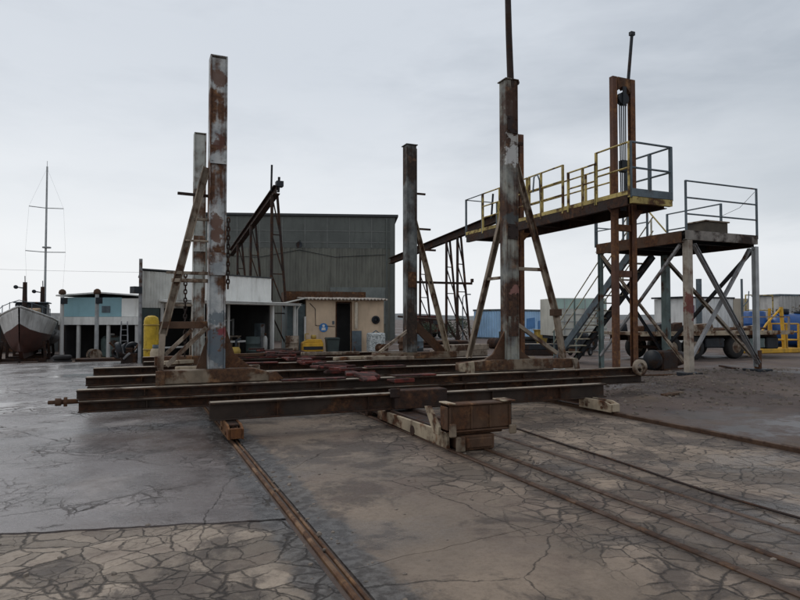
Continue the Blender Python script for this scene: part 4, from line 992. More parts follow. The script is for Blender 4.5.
for x, y, h in ((.0, -.25, 4.45), (-1.0, .55, 4.25)):
    b = MB(); b.tube([(x, y, 2.3), (x, y, h)], [.14, .11], 10); b.build('mast', M['rust_dark'], bt)
    b = MB(); b.tube([(x - .25, y, h - .35), (x + .25, y - .4, h - .3)], .035, 6); b.lathe([(.001, -.1), (.11, -.1), (.11, .1), (.001, .1)], (x + .25, y - .42, h - .3), 10, 'x'); b.tube([(x, y, h), (x + .1, y, h + .35)], .025, 5); b.build('mast_lamp', M['dark_steel'], bt)
b = MB(); b.prism([(-4.1, .2), (3.0, .2), (3.6, .62), (2.8, .46), (-4.1, .77)], -.09, .09); b.build('keel', M['hull_r'], bt)
o = thing('boat_stand', 'dark timber keel stand propping up the red-bottomed boat', 'stand', (BX, BY + 4, bz), RAD(-90) + .03)
for x in (-2.6, .2, 2.5):
    b = MB(); b.box(x - .15, x + .15, -1.1, 1.1, 0, .195); b.build('sleeper', M['rust_dark'], o)
    for s_ in (-1, 1):
        b = MB(); b.bar((x, s_ * 1.05, .2), (x, s_ * .98, 1.1), .14, .14); b.build('prop', M['rust_dark'], o)
# yacht with tall mast behind
yt = thing('sailing_yacht', 'dark sailing yacht with one very tall mast behind the fishing boat', 'yacht', (-5.25, 44.5, G(-4, 43)), RAD(-90) + .1)
b = MB(); vs = []; fs = []
ys = [(-3.2, .7, 1.55, .55), (-1, 1.0, 1.5, .35), (1, .95, 1.6, .35), (2.6, .5, 1.75, .55), (3.4, .03, 1.9, 1.2)]
for x, w, s_, k_ in ys: vs += [(x, -w, s_), (x, -w * .8, (s_ + k_) / 2), (x, 0, k_), (x, w * .8, (s_ + k_) / 2), (x, w, s_)]
for i in range(len(ys) - 1):
    for j in range(4): fs.append((i * 5 + j, i * 5 + j + 1, i * 5 + j + 6, i * 5 + j + 5))
    fs.append((i * 5, i * 5 + 5, i * 5 + 9, i * 5 + 4))
fs.append((0, 1, 2, 3, 4)); b.add(vs, fs, True); b.build('hull', M['dark_steel'], yt)
b = MB(); b.prism([(-1.8, 1.6), (1.2, 1.6), (.7, 2.35), (-1.7, 2.55)], -.65, .65); b.build('cabin', M['dark_steel'], yt, .06)
b = MB(); b.prism([(-.8, 0), (.8, 0), (1.0, .5), (-1.0, .5)], -.12, .12); b.build('keel', M['rust_dark'], yt)
b = MB(); b.tube([(.2, 0, 1.6), (.2, 0, 12.0)], [.075, .05], 8); b.build('mast', M['pole'], yt)
for z, w in ((6.55, 1.1), (9.35, .95)):
    b = MB(); b.tube([(.2, -w, z + .05), (.2, 0, z), (.2, w, z + .05)], .028, 5); b.build('spreader', M['pole'], yt)
b = MB(); b.lathe([(.001, -.05), (.25, -.04), (.25, .04), (.001, .05)], (.25, .05, 6.85), 12); b.build('radar', M['pole'], yt); b = MB(); b.tube([(.2, 0, 12.0), (.2, 0, 12.35)], .015, 5); b.build('aerial', M['pole'], yt)
for s_ in (-1, 1):
    b = MB(); b.tube([(.1, s_ * .85, 1.6), (.2, s_ * 1.1, 6.6), (.2, s_ * .95, 9.4), (.2, 0, 11.9)], .0035, 4); b.build('shroud', M['pole'], yt)
# long dark shed behind the boat
o = thing('boat_shed', 'long low dark shed far behind the beached boat', 'shed', (-9.5, 50.0, -.75))
b = MB(); b.corr((-9, 0), (6.2, 0), 0, 2.1, .4, .05); b.box(-8.95, 6.15, .08, 5, 0, 2.05); b.build('wall', plain('shed_dark_wall', (.06, .062, .06), .7, .3, .6, .5), o)
b = MB(); b.prism([(-.3, 2.1), (2.5, 2.7), (5.3, 2.1), (5.3, 2.18), (2.5, 2.78), (-.3, 2.18)], -9.2, 6.4, 'x'); b.build('roof', M['trim_d'], o)
for x in (-7, -3, 1, 4.5):
    b = MB(); b.box(x, x + 1.4, -.09, -.06, .05, 1.8); b.build('door', M['rust_dark'], o)
# stack and sundries at the far left
o = thing('timber_stack', 'dark stack of timber baulks on the ground left of the boat', 'timber stack', (-7.9, 38.0, G(-7.9, 38)), .3)
for k in range(9):
    b = MB(); r_ = k // 3; b.box(-1.2 + random.uniform(-.1, .1), 1.2 + random.uniform(-.2, .2), -.5 + (k % 3) * .34, -.19 + (k % 3) * .34, r_ * .3 + .002, r_ * .3 + .295); b.build('baulk', M['rust'] if k % 2 else M['rust_dark'], o, .02)
o = thing('mooring_pile', 'dark leaning timber pile at the left edge beside the boat', 'pile', (-8.1, 40.5, G(-8, 40)))
b = MB(); b.tube([(0, 0, 0), (.06, 0, 3.3)], [.22, .18], 10); b.build('pile_shaft', M['rust_dark'], o); b = MB(); b.lathe([(.2, 2.3), (.23, 2.3), (.23, 2.45), (.2, 2.45)], (.04, 0, 0), 12); b.build('iron_band', M['rust'], o)
o = thing('pallet_clutter', 'dark low clutter of pallets and beams beside the boat stand', 'pallets', (-5.9, 33.4, G(-5.9, 33.4)), .1)
for k in range(4):
    b = MB(); x = -1.4 + k * .8
    for q in range(4): b.box(x, x + .7, -.4 + q * .22, -.28 + q * .22, .1, .125)
    for q in (-.4, 0, .35): b.box(x + .02, x + .68, q, q + .05, 0, .099)
    b.build('pallet', M['rust_dark'], o)

# ------------------------------------------------------------------ right background
def wheel(par, x, y, z, r, w, m, hub):
    b = MB(); b.lathe([(r * .55, -w / 2), (r * .9, -w / 2), (r, -w * .3), (r, w * .3), (r * .9, w / 2), (r * .55, w / 2), (r * .55, -w / 2)], (x, y, z), 20, 'y'); t = b.build('tyre', m, par)
    b = MB(); b.lathe([(.001, -w * .2), (r * .3, -w * .2), (r * .54, -w * .45), (r * .54, w * .45), (.001, w * .2)], (x, y, z), 16, 'y'); b.build('rim', hub, t)
M['rubber'] = plain('rubber', (.022, .021, .021), .8, .3, 3, .3, .2, (.06, .05, .04), .3)
fz = 0.0
fx0, fx1, fy = 17.3, 25.2, 18.3
ft = thing('flatbed_truck', 'old dark flatbed lorry loaded with junk, parked behind the braced legs', 'lorry', (21.2, fy, 0), -.03)
b = MB(); b.box(-4.0, 4.1, -1.15, 1.15, .98, 1.1); b.build('deck', M['brace'], ft, .01)
b = MB(); b.ibeam((-4.0, -.5, .86), (4.0, -.5, .86), .12, .22); b.ibeam((-4.0, .5, .86), (4.0, .5, .86), .12, .22); b.build('chassis', M['rust_dark'], ft)
b = MB(); b.box(-4.02, 4.12, -1.19, -1.152, .95, 1.12); b.build('side_rail', M['pale'], ft)
b = MB(); b.bar((3.95, -1.1, 1.1), (3.95, -1.1, 1.7), .06, .06); b.bar((3.95, 1.1, 1.1), (3.95, 1.1, 1.7), .06, .06); b.bar((3.95, -1.1, 1.68), (3.95, 1.1, 1.68), .05, .05); b.build('headboard', M['brace'], ft)
for x in (-2.35, -1.2, 1.0, ):
    for y in (-.9, .9): wheel(ft, x, y, .47, .47, .32, M['rubber'], M['brace'])
    b = MB(); b.tube([(x, -.8, .47), (x, .8, .47)], .07, 8); b.build('axle', M['rust_dark'], ft)
b = MB(); b.box(1.7, 2.6, -1.05, -.5, .42, .8); b.build('tool_box', M['teal_leg'], ft, .02)
b = MB(); b.box(-.6, .4, -1.0, -.5, .45, .85); b.build('fuel_tank', M['dark_steel'], ft, .04)
b = MB(); b.box(2.9, 3.6, -.9, .6, .35, .84); b.build('spare_carrier', M['dark_steel'], ft, .04)
random.seed(21)
for k in range(14):
    x = random.uniform(-3.8, 3.4); L_ = random.uniform(.4, 1.2); h = random.uniform(.1, .38); y = random.uniform(-1, .5)
    b = MB(); b.prism([(x, 1.102), (x + L_, 1.102), (x + L_ * .9, 1.1 + h), (x + L_ * .15, 1.1 + h * .8)], y, y + random.uniform(.2, .6)); b.build('load_scrap', random.choice([M['rust'], M['rust_dark'], M['brace'], M['dark_steel']]), ft)
for k in range(5):
    x = random.uniform(-3.5, 1.5); b = MB(); b.tube([(x, -.9 + k * .35, 1.16), (x + random.uniform(1.2, 2.5), -.8 + k * .33, 1.2)], .045, 6); b.build('load_pipe', M['rust'], ft)
# yellow work cage
yc = thing('yellow_cage', 'bright yellow tubular lifting cage on the tarmac beside the blue tank', 'work cage', (27.55, 19.7, 0), -.06)
b = MB(); b.box(-1.55, 1.5, -.5, .5, .0, .22); b.build('base_tray', M['yellow'], yc, .03)
def yb(*pts, r=.05, nm='frame_tube'):
    b = MB(); b.tube(list(pts), r, 7); b.build(nm, M['yellow'], yc)
yb((.45, -.4, .2), (.42, -.3, 2.15), r=.085); yb((.42, .35, .2), (.42, .3, 2.1), r=.07); yb((.42, -.3, 2.1), (-.6, -.35, 1.35), (-1.0, -.4, .95), r=.05); yb((-1.0, -.4, .22), (-1.0, -.4, 1.0)); yb((-1.5, -.4, .22), (-1.45, -.4, .65)); yb((-1.0, -.4, .62), (.44, -.4, .62)); yb((-1.0, -.4, .98), (.44, -.4, .98))
yb((.62, -.4, .2), (.62, -.4, 1.38)); yb((1.4, -.4, .2), (1.4, -.4, 1.38)); yb((1.4, .4, .2), (1.4, .4, 1.38)); yb((.62, .4, .2), (.62, .4, 1.38))
for z in (.6, .98, 1.36):
    yb((.62, -.4, z), (1.4, -.4, z), (1.4, .4, z), (.62, .4, z), r=.035, nm='cage_rail')
b = MB(); b.lathe([(.001, -.18), (.22, -.18), (.22, .18), (.001, .18)], (-.35, -.1, .45), 14, 'x'); b.box(-.6, -.2, -.3, .2, .62, .82); b.build('winch', M['rust_dark'], yc)
# blue tank
bt2 = thing('blue_tank', 'big rounded blue plastic tank lying behind the yellow cage', 'tank', (32.6, 22.2, 0), -.25)
M['blue'] = plain('blue_plastic', (.018, .075, .24), .4, .15, 1, .3, .05, (.02, .03, .06))
b = MB(); b.lathe([(.001, -1.25), (.5, -1.2), (.8, -1.0), (.88, -.6), (.88, .9), (.8, 1.2), (.5, 1.35), (.001, 1.4)], (0, 0, 1.0), 24, 'x'); b.build('tank_shell', M['blue'], bt2)
b = MB(); b.lathe([(.001, 1.86), (.3, 1.86), (.32, 2.12), (.001, 2.15)], (-.35, 0, 0), 16); b.lathe([(.001, 1.86), (.2, 1.86), (.2, 2.0), (.001, 2.02)], (.6, 0, 0), 16); b.build('filler_cap', M['dark_steel'], bt2)
for x in (-.8, .7):
    b = MB(); b.box(x - .12, x + .12, -.7, .7, 0, .28); b.build('cradle_foot', M['dark_steel'], bt2)
    b = MB(); b.lathe([(.885, -.06), (.905, -.06), (.905, .06), (.885, .06), (.885, -.06)], (x, 0, 1.0), 24, 'x'); b.build('band', M['blue'], bt2)
bd = thing('blue_drum', 'dark blue barrel standing left of the big rounded tank', 'barrel', (31.0, 23.0, 0))
b = MB(); b.lathe([(.001, 0), (.55, 0), (.55, .6), (.57, .63), (.55, .66), (.55, 1.3), (.57, 1.33), (.55, 1.36), (.55, 1.95), (.45, 2.02), (.001, 2.02)], n=20); b.build('barrel_body', M['blue'], bd); b = MB(); b.lathe([(.001, 2.02), (.12, 2.02), (.12, 2.08), (.001, 2.08)], (.2, 0, 0), 10); b.build('bung', M['dark_steel'], bd)
# pale container boxes behind the lorry
M['pale_box'] = plain('pale_container', (.64, .64, .62), .55, .1, 1, .35, .05, (.2, .19, .18))
M['tan_box'] = plain('tan_panel', (.42, .36, .28), .6, .12, 1, .4)
wbx = thing('site_container', 'off-white ribbed site container with open end frames behind the lorry', 'container', (32.1, 26.4, 0), 0)
b = MB(); b.corr((-2.5, 0), (1.6, 0), .2, 2.85, .3, .04); b.box(-2.45, 1.55, .06, 2.3, .2, 2.8); b.build('container_body', M['pale_box'], wbx)
b = MB(); b.box(-2.6, 1.7, -.06, 2.4, 2.82, 2.92); b.build('roof_frame', M['dark_steel'], wbx); b = MB(); b.box(-2.6, 1.7, -.06, 2.4, .0, .19); b.build('base_frame', M['dark_steel'], wbx)
b = MB(); b.box(1.62, 3.0, -.02, .1, .2, 2.85); b.build('end_panel', M['tan_box'], wbx)
b = MB()
for x in (-2.3, -1.55): b.box(x, x + .12, -.07, -.045, .3, 2.8)
b.build('door_bar', M['dark_steel'], wbx)
b = MB(); b.box(-2.05, -1.75, -.08, -.05, 1.6, 2.4); b.build('door_notice', plain('notice_plum', (.13, .07, .12), .5), wbx)
for k, (x, y, h, m_) in enumerate(((27.9, 23.9, 3.75, 'dark grey square pole standing behind the lorry deck'), (30.05, 23.0, 3.75, 'thin grey pole with a bent arm near the yellow cage'))):
    o = thing('pole', m_, 'pole', (x, y, 0)); b = MB()
    if k: b.tube([(0, 0, 0), (0, 0, h)], .06, 7)
    else: b.box(-.1, .1, -.1, .1, 0, h)
    b.build('shaft', M['grey_rail'], o); b = MB(); b.box(-.2, .2, -.2, .2, -.02, .03); b.build('base_plate', M['dark_steel'], o)
    if k: b = MB(); b.tube([(0, 0, 2.2), (.5, 0, 2.6), (.55, 0, 3.1)], .03, 6); b.build('arm', M['grey_rail'], o)
o = thing('mesh_pen', 'thin tan tube frame pen standing above the yellow cage area', 'frame', (33.8, 24.6, 0), -.1)
for x in (-1.2, -.2, .85):
    b = MB(); b.tube([(x, 0, 0), (x, 0, 3.0)], .04, 6); b.build('upright', M['yellow_rail'], o)
for z in (2.98, 2.1, 1.0):
    b = MB(); b.tube([(-1.2, 0, z), (.85, 0, z)], .035, 6); b.build('cross_tube', M['yellow_rail'], o)
# grey container far right with scrub
gc = thing('grey_container', 'weathered grey shipping container half hidden by scrub at far right', 'container', (47.6, 31.4, 0), -.1)
b = MB(); b.corr((-2.2, 0), (4, 0), .15, 3.4, .3, .05); b.box(-2.15, 3.9, .08, 2.4, .15, 3.35); b.build('container_body', plain('grey_cont', (.42, .41, .39), .6, .15, .8, .55), gc)
b = MB(); b.box(-2.25, 4.05, -.07, 2.45, 3.36, 3.5); b.build('roof_frame', M['grey_rail'], gc); b = MB(); b.box(-2.25, 4.05, -.07, 2.45, 0, .14); b.build('base_frame', M['grey_rail'], gc)
def leafmat(n, c):
    t = NT(n); co = t.coord(); f = t.noise(co, 1.5, 3); return t.finish(t.mix(t.ramp(f, .3, .7), c, tuple(x * 1.6 for x in c)), .7)
M['leaf'] = leafmat('leaf', (.035, .045, .022)); M['leaf_b'] = leafmat('leaf_brown', (.06, .047, .032))
def bush(label, x, y, w, h, m, n=900, z0=0):
    o = thing('bush', label, 'bush', (x, y, z0)); b = MB(); bs = MB()
    cl = [(random.uniform(-w, w) * .7, random.uniform(-w, w) * .5, random.uniform(.25, .9) * h, random.uniform(.2, .42) * min(w, h)) for _ in range(10)]
    for k in range(n):
        c = random.choice(cl); d = V((random.gauss(0, 1), random.gauss(0, 1), random.gauss(0, 1))).normalized() * c[3] * random.random() ** .4
        p = V(c[:3]) + d; p.z = max(.05, p.z); s = random.uniform(.04, .1)
        u = V((random.gauss(0, 1), random.gauss(0, 1), random.gauss(0, 1))).normalized(); v = u.orthogonal().normalized()
        b.add([p - u * s, p + v * s * .6, p + u * s, p - v * s * .6], [(0, 1, 2, 3)])
    b.build('foliage', m, o)
    for c in cl: bs.tube([(c[0] * .15, c[1] * .15, 0), (c[0] * .6, c[1] * .6, c[2] * .55), c[:3]], [.04, .025, .01], 5)
    b = bs.build('stems', M['rust'], o)
bush('brown straggly bush in front of the grey container', 45.6, 29.6, 1.2, 2.9, M['leaf_b'], 1200)
bush('dark low bush between the back post and the blue container', 23.4, 42.5, 1.6, 1.7, M['leaf'], 1500)
bush('small dark bush left of the blue container beside a red van', 21.0, 43.0, 1.3, 1.3, M['leaf'], 1000)
# yard clutter behind the cradle
def oildrum(label, x, y, m, lie=False):
    o = thing('oil_drum', label, 'drum', (x, y, G(x, y) + (.29 if lie else 0)), random.uniform(0, 3)); ax = 'x' if lie else 'z'; z0 = -.44 if lie else 0
    b = MB(); b.lathe([(.001, z0 + .01), (.27, z0 + .01), (.285, z0), (.285, z0 + .29), (.295, z0 + .3), (.285, z0 + .31), (.285, z0 + .58), (.295, z0 + .59), (.285, z0 + .6), (.285, z0 + .88), (.27, z0 + .87), (.001, z0 + .87)], n=18, axis=ax); b.build('drum_shell', m, o)
    b = MB(); b.lathe([(.001, z0 + .871), (.035, z0 + .871), (.035, z0 + .895), (.001, z0 + .895)], (0, .15, 0) if lie else (.15, 0, 0), 8, ax); b.build('bung', M['dark_steel'], o)
oildrum('rusty oil drum standing between the cabin bale and the back right post', 10.9, 24.6, M['rust'])
oildrum('blue-grey oil drum beside the rusty drum behind the back right post', 11.6, 24.9, M['grey_rail'])
oildrum('rusty oil drum lying on its side below the blue container', 17.6, 27.8, M['rust_dark'], True)
oildrum('dark green oil drum standing under the white workshop veranda', 4.4, 25.2, M['green_d'])
oildrum('tan oil drum standing by the wall left of the yellow compressor', 6.1, 25.6, M['brace'])
def baulks(label, x, y, rz, n, L_, m):
    o = thing('timber_baulks', label, 'timber', (x, y, G(x, y)), rz)
    for k in range(n):
        b = MB(); r_ = k // 3; q = random.uniform(-.15, .15); b.box(-L_ / 2 + q, L_ / 2 + q, (k % 3) * .3 - .4, (k % 3) * .3 - .12, r_ * .25 + .002, r_ * .25 + .246); b.build('baulk', random.choice(m), o, .015)
baulks('low stack of weathered timber baulks behind the back right post', 12.9, 23.2, .2, 5, 2.4, [M['brace'], M['rust_dark']])
baulks('dark timber baulks stacked in front of the cream trailer', 16.2, 22.6, -.3, 6, 2.2, [M['rust_dark'], M['dark_steel'], M['brace']])
baulks('low row of dark timber baulks on the slab in front of the blue building', -1.3, 34.8, .05, 3, 2.6, [M['rust_dark'], M['rust']])
def tyres(label, x, y, n):
    o = thing('tyre_stack', label, 'tyres', (x, y, G(x, y)))
    for k in range(n):
        b = MB(); c_ = (random.uniform(-.04, .04), random.uniform(-.04, .04), .11 + k * .215); b.lathe([(.2, -.09), (.36, -.105), (.42, -.05), (.42, .05), (.36, .105), (.2, .09), (.2, -.09)], c_, 20); b.build('tyre', M['rubber'], o)
M['rubber'] = plain('rubber_old', (.025, .024, .024), .8, .3, 3, .3, .2, (.06, .05, .04), .3)
tyres('stack of old black tyres left of the parked dark car', 19.2, 27.2, 3)
tyres('two black tyres lying between boat and blue building', -3.2, 34.0, 2)
o = thing('pipe_bundle', 'bundle of rusty pipes on sleepers between the cabin and the trestles', 'pipes', (13.6, 27.5, 0), -.25)
for k in range(8):
    b = MB(); y_ = (k % 4) * .2 - .3; z_ = .24 + (k // 4) * .19; q = random.uniform(-.3, .3); b.tube([(-1.6 + q, y_, z_), (1.7 + q, y_, z_)], .09, 9); b.build('pipe', random.choice([M['rust'], M['rust_dark'], M['brace']]), o)
for x in (-1, 1):
    b = MB(); b.box(x - .1, x + .1, -.5, .5, 0, .148); b.build('sleeper', M['rust_dark'], o)
o = thing('hand_winch', 'dark winch frame with drum standing in front of the cabin doorway', 'winch', (9.3, 23.4, 0), .2)
b = MB(); b.box(-.45, .45, -.3, .3, 0, .1); b.prism([(-.2, .101), (.2, .101), (.06, .5), (-.06, .5)], -.26, -.22); b.prism([(-.2, .101), (.2, .101), (.06, .5), (-.06, .5)], .22, .26); b.build('frame', M['rust_dark'], o)
b = MB(); b.lathe([(.001, -.2), (.2, -.2), (.2, -.17), (.1, -.17), (.1, .17), (.2, .17), (.2, .2), (.001, .2)], (0, 0, .38), 16, 'y', False); b.build('drum', M['rust'], o)
# blue container
a = math.atan2(40.95 - 44.18, 26.24 - 25.06)
bc = thing('blue_container', 'pale blue ribbed shipping container behind the right-hand posts', 'container', (26.24, 40.95, 0), math.atan2(1.6, 6.38))
M['cblue'] = plain('container_blue', (.38, .58, .80), .5, .12, .8, .25, .05, (.12, .16, .2))
M['cblue2'] = plain('container_blue_dark', (.08, .22, .46), .5, .2, .8, .25)
b = MB(); b.corr((0, 2.9), (0, 0), .12, 2.2, .28, .05); b.box(.06, 6.0, .06, 2.85, .12, 2.18); b.build('end_wall', M['cblue'], bc)
b = MB(); b.corr((0.02, 0), (6.0, 0), .12, 2.2, .28, .05); b.build('side_wall', M['cblue'], bc)
for (x0, x1, z0, z1) in ((.9, 1.5, .6, 1.75), (3.0, 4.1, .75, 1.7), (4.4, 5.3, .6, 1.5)):
    b = MB(); b.prism([(x0, z0), (x1, z0 + .1), (x1 - .04, z1), (x0 + .1, z1 - .08)], -.075, -.055); b.build('painted_patch', M['cblue2'], bc)
b = MB(); b.box(-.06, 6.1, -.08, 2.95, 2.21, 2.36); b.build('roof_frame', M['grey_rail'], bc); b = MB(); b.box(-.06, 6.1, -.08, 2.95, 0, .11); b.build('base_frame', M['grey_rail'], bc)
# small machines in front of it
o = thing('generator_set', 'dark teal generator box below the blue container', 'generator', (20.6, 31.2, 0), -.2)
b = MB(); b.box(-.5, .5, -.35, .35, .12, .85); b.build('housing', M['green_d'], o, .03); b = MB(); b.box(-.55, .55, -.4, .4, 0, .118); b.build('skid', M['dark_steel'], o); b = MB(); b.tube([(.3, 0, .85), (.3, 0, 1.15)], .04, 7); b.build('exhaust', M['rust'], o); b = MB(); b.box(-.4, .1, -.37, -.352, .3, .7); b.build('louvre', M['teal_leg'], o)
o = thing('fuel_bin', 'dull yellow steel bin standing below the blue container', 'bin', (20.9, 28.3, 0), -.2)
b = MB(); b.prism([(-.3, .1), (.3, .1), (.38, .95), (-.38, .95)], -.3, .3); b.build('bin_body', M['yellow_d'], o, .02); b = MB(); b.box(-.42, .42, -.34, .34, .952, 1.0); b.build('rim', M['yellow_d'], o); b = MB(); b.box(-.3, -.2, -.25, .25, 0, .099); b.box(.2, .3, -.25, .25, 0, .099); b.build('skid', M['dark_steel'], o)
o = thing('parked_car', 'dark parked car partly hidden behind the right-hand post', 'car', (24.2, 30.2, 0), -.15)
b = MB(); b.prism([(-1.9, .3), (1.9, .3), (1.95, .7), (1.1, .82), (.6, 1.3), (-.9, 1.32), (-1.5, .85), (-1.95, .75)], -.8, .8); b.build('body', M['dark_steel'], o, .08)
b = MB(); b.prism([(.55, 1.2), (1.0, .85), (.0, .85), (.0, 1.22)], -.812, -.803); b.prism([(-.1, .85), (-.1, 1.22), (-.85, 1.22), (-1.3, .87)], -.812, -.803); b.build('window', M['dark_in'], o)
for x in (-1.25, 1.25):
    for y in (-.72, .72): wheel(o, x, y, .32, .32, .2, M['rubber'], M['grey_brace'])
o = thing('red_van', 'small red van far off between the dark bushes', 'van', (22.2, 46.0, 0), 0)
b = MB(); b.prism([(-1.6, .35), (1.7, .35), (1.75, .9), (1.2, 1.1), (.9, 1.85), (-1.6, 1.9)], -.8, .8); b.build('body', M['red'], o, .08); b = MB(); b.prism([(.3, 1.15), (1.08, 1.15), (.85, 1.7), (.3, 1.72)], -.812, -.803); b.build('window', M['dark_in'], o)
for x in (-1.0, 1.1):
    for y in (-.72, .72): wheel(o, x, y, .32, .32, .2, M['rubber'], M['grey_brace'])
o = thing('lamp_post', 'thin grey lamp post left of the blue container', 'lamp post', (22.1, 39.5, 0))
b = MB(); b.tube([(0, 0, 0), (0, 0, 3.1), (.1, 0, 3.3), (.4, 0, 3.4)], [.05, .04, .03, .03], 7); b.build('pole', M['grey_rail'], o); b = MB(); b.box(.36, .66, -.07, .07, 3.36, 3.44); b.build('lamp_head', M['grey_rail'], o)
# pale curtain-sided trailer behind the stairs
pt = thing('cargo_trailer', 'pale cream box trailer with panelled sides standing behind the stairs', 'trailer', (20.0, 24.2, 0), -.3)
M['ctr'] = plain('trailer_cream', (.50, .49, .43), .55, .12, 1, .4, .05, (.2, .18, .14)); M['ctg'] = plain('trailer_mint', (.36, .48, .43), .55, .12, 1, .3)
b = MB(); b.box(-1.15, 1.5, .0, 2.2, .75, 2.62); b.build('box_body', M['ctr'], pt, .02)
b = MB(); b.box(-1.1, 1.45, -.018, -.002, 2.1, 2.58); b.build('mint_panel', M['ctg'], pt)
b = MB()
for x in (-.7, -.2, .35, .9): b.box(x, x + .04, -.04, -.02, .8, 2.6)
for z in (1.1, 1.45, 1.8): b.box(-1.12, 1.47, -.036, -.003, z, z + .035)
b.build('batten', M['pole'], pt)
b = MB(); b.box(-1.1, 1.45, .2, 2.0, .6, .748); b.build('chassis', M['dark_steel'], pt)
for x in (-.5, .7):
    for y in (.25, 1.95): wheel(pt, x, y, .38, .38, .25, M['rubber'], M['grey_brace'])
o = thing('outboard_engine', 'dark engine on a trolley in front of the cream trailer', 'engine', (17.8, 21.4, 0), .3)
b = MB(); b.box(-.4, .4, -.3, .3, .3, .75); b.lathe([(.001, -.3), (.2, -.3), (.2, .3), (.001, .3)], (.1, 0, .85), 12, 'x'); b.build('engine_block', M['dark_steel'], o, .04)
for x in (-.3, .3):
    for y in (-.3, .3): wheel(o, x, y, .15, .15, .08, M['rubber'], M['grey_brace'])
b = MB(); b.box(-.5, .5, -.25, .25, .2, .299); b.build('trolley', M['rust'], o)
o = thing('engine_block_scrap', 'dark greasy engine and gearbox lying beside the cream platform leg', 'engine', (15.0, 14.1, 0), .2)
b = MB(); b.box(-.6, .2, -.3, .3, .05, .62); b.lathe([(.001, 0), (.3, 0), (.2, .7), (.12, .75), (.001, .75)], (.21, 0, .36), 14, 'x'); b.build('engine_block', M['rust_dark'], o, .04); b = MB(); b.lathe([(.001, -.04), (.3, -.04), (.3, .04), (.001, .04)], (-.68, 0, .36), 18, 'x'); b.build('flywheel', M['dark_steel'], o); b = MB(); b.box(-.6, .7, -.38, -.32, 0, .1); b.box(-.6, .7, .32, .38, 0, .1); b.build('skid', M['rust'], o)
o = thing('loose_bar', 'thin steel bar lying across the dirt at the foot of the cream leg', 'bar', (11.9, 12.3, .1)); b = MB(); b.tube([(-.9, .5, .0), (1.0, -.55, .05)], .022, 6); b.build('rod', M['rust'], o); b = MB(); b.tube([(1.0, -.55, .05), (1.06, -.58, .05)], .04, 6); b.build('rod_end', M['rust'], o)
# power line far behind at left
o = thing('power_line', 'thin overhead wire crossing the sky behind the boat', 'wire', (-8, 70, 0))
b = MB()
for x in (-30, 24): b.tube([(x, 0, -1), (x, 0, 7.6)], .11, 6)
o2 = b.build('pole', M['dark_steel'], o)
b = MB()
for dz in (6.9,): b.tube([(-30 + 54 * i / 12, 0, dz - .5 * (1 - ((i - 6) / 6) ** 2)) for i in range(13)], .011, 4)
b.build('wire', M['grey_brace'], o)
# far low shore
M['shore'] = plain('far_shore', (.16, .17, .17), .9, .2, .01, .1)
random.seed(3)
b = MB(); vs = []; fs = []; n = 160
for i in range(n + 1):
    an = RAD(-75 + 150 * i / n); h = 7 + 5 * mnoise.noise(V((i * .11, 0, 0))) + 2.2 * mnoise.noise(V((i * .7, 3, 0)))
    for rr, hh in ((900, -1), (950, max(1.5, h)), (1100, max(1, h * 1.2)), (1300, -1)): vs.append((rr * sin(an), rr * cos(an), hh))
for i in range(n):
    for j in range(3): q = i * 4 + j; fs.append((q, q + 4, q + 5, q + 1))
b.add(vs, fs, True); prop(b.build('hills', M['shore']), kind='structure')

# ------------------------------------------------------------------ sky, sun, camera
w = bpy.data.worlds.new('World'); S.world = w; w.use_nodes = True
nt = w.node_tree; nt.nodes.clear(); L_ = nt.links.new
def wn(ty, **k):
    n = nt.nodes.new(ty)
    for a_, b_ in k.items(): setattr(n, a_, b_)
    return n
EL, ROT = RAD(52), RAD(-25)
sky = wn('ShaderNodeTexSky', sky_type='NISHITA', sun_disc=False, sun_elevation=EL, sun_rotation=ROT, air_density=1.5, dust_density=3.0)
tc = wn('ShaderNodeTexCoord'); sep = wn('ShaderNodeSeparateXYZ'); L_(tc.outputs['Generated'], sep.inputs[0])
def wm(op, a_, b_=0.0, cl=False):
    n = wn('ShaderNodeMath', operation=op, use_clamp=cl)
    for i, q in enumerate((a_, b_)):
        if isinstance(q, bpy.types.NodeSocket): L_(q, n.inputs[i])
        else: n.inputs[i].default_value = q
    return n.outputs[0]
def wr(v, lo, hi, a_=0.0, b_=1.0):
    n = wn('ShaderNodeMapRange', interpolation_type='SMOOTHSTEP'); L_(v, n.inputs[0])
    for i, q in enumerate((lo, hi, a_, b_)): n.inputs[i + 1].default_value = q
    return n.outputs[0]
def wmix(f, a_, b_):
    n = wn('ShaderNodeMix', data_type='RGBA')
    for s_, q in ((n.inputs['Factor'], f), (n.inputs[6], a_), (n.inputs[7], b_)):
        if isinstance(q, bpy.types.NodeSocket): L_(q, s_)
        else: s_.default_value = q if not isinstance(q, tuple) else (*q, 1)
    return n.outputs[2]
def wnoise(sc, scale, det, ro, off=(0, 0, 0)):
    v = wn('ShaderNodeVectorMath', operation='MULTIPLY_ADD'); L_(tc.outputs['Generated'], v.inputs[0]); v.inputs[1].default_value = sc; v.inputs[2].default_value = off
    n = wn('ShaderNodeTexNoise'); L_(v.outputs[0], n.inputs['Vector']); n.inputs['Scale'].default_value = scale; n.inputs['Detail'].default_value = det; n.inputs['Roughness'].default_value = ro; n.inputs['Distortion'].default_value = .3
    return n.outputs[0]
x_, y_, z_ = sep.outputs
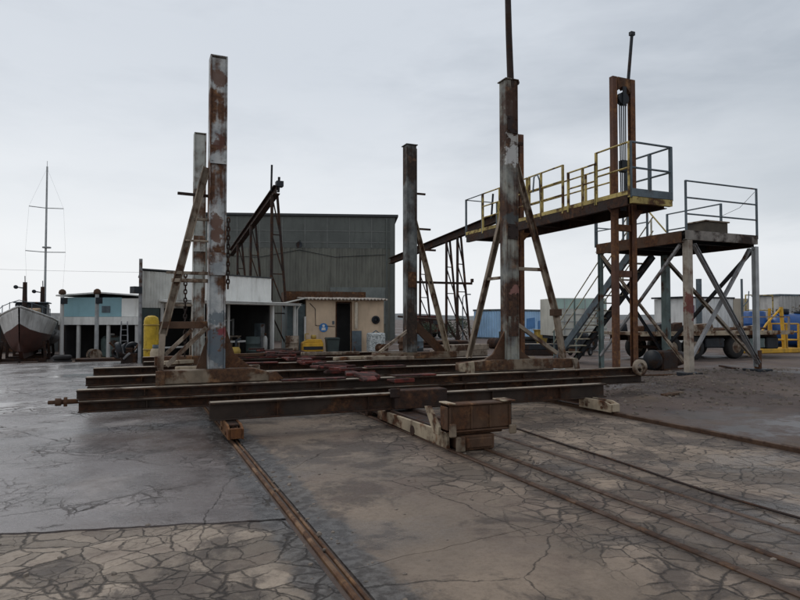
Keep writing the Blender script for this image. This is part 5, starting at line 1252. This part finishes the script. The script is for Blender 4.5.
# azimuth: 0 on the left of the view, 1 on the right
side = wm('ADD', wm('MULTIPLY', x_, .75), wm('MULTIPLY', y_, -.32))
cl1 = wnoise((1, 1, 2.6), 1.3, 5, .5, (3.1, 0, 1.7)); cl2 = wnoise((1, 1, 3.5), 3.2, 5, .55, (0, 4, 0))
up = wr(wm('ADD', z_, wm('MULTIPLY', wm('SUBTRACT', cl2, .5), .16)), .02, .42)
bright = wmix(up, (8.45, 8.68, 8.98), (6.1, 6.52, 7.1))
dark = wmix(up, (7.6, 7.9, 8.3), (4.0, 4.42, 5.0))
f1 = wr(wm('ADD', wm('ADD', wm('MULTIPLY', cl1, .55), wm('MULTIPLY', cl2, .3)), wm('MULTIPLY', side, .8)), .40, .88)
cl3 = wnoise((1, 1, 3.2), 6.5, 6, .6, (7, 1, 3))
f1 = wm('ADD', f1, wm('MULTIPLY', wm('SUBTRACT', wm('ADD', wm('MULTIPLY', cl3, .5), wm('MULTIPLY', cl2, .5)), .5), 1.25), True)
col = wmix(f1, bright, dark)
# darker cloud bank low on the right, clear bright strip under it
bank = wm('MULTIPLY', wr(wm('ADD', z_, wm('MULTIPLY', wm('SUBTRACT', cl2, .5), .12)), .075, .15), wr(side, .15, .55))
bank = wm('MULTIPLY', bank, wr(z_, .5, .18))
col = wmix(wm('MULTIPLY', bank, .5), col, (4.3, 4.8, 5.35))
fin = wmix(.93, sky.outputs[0], col)
bg = wn('ShaderNodeBackground'); L_(fin, bg.inputs[0]); bg.inputs[1].default_value = .1
wo = wn('ShaderNodeOutputWorld'); L_(bg.outputs[0], wo.inputs[0])
sl = bpy.data.lights.new('sun', 'SUN'); sl.energy = .8; sl.angle = RAD(25); sl.color = (1, .97, .93)
so = bpy.data.objects.new('sun', sl); COL.objects.link(so)
d = V((sin(ROT) * cos(EL), cos(ROT) * cos(EL), sin(EL)))
so.rotation_euler = (-d).to_track_quat('-Z', 'Y').to_euler(); so.location = d * 60

cam = bpy.data.cameras.new('camera'); cam.sensor_width = 36; cam.lens = 490 / 640 * 36; cam.clip_end = 8000; cam.clip_start = .05
co = bpy.data.objects.new('camera', cam); COL.objects.link(co); S.camera = co
co.location = (0, 0, 1.6); co.rotation_euler = (RAD(90) + math.atan(15 / 490), 0, -RAD(23.386))
S.render.engine = 'CYCLES'
S.view_settings.view_transform = 'Standard'; S.view_settings.look = 'None'; S.view_settings.exposure = .1; S.view_settings.gamma = 1
S.view_settings.use_curve_mapping = False
S.cycles.use_denoising = True; S.cycles.max_bounces = 6
S.render.resolution_x = 1024; S.render.resolution_y = 768
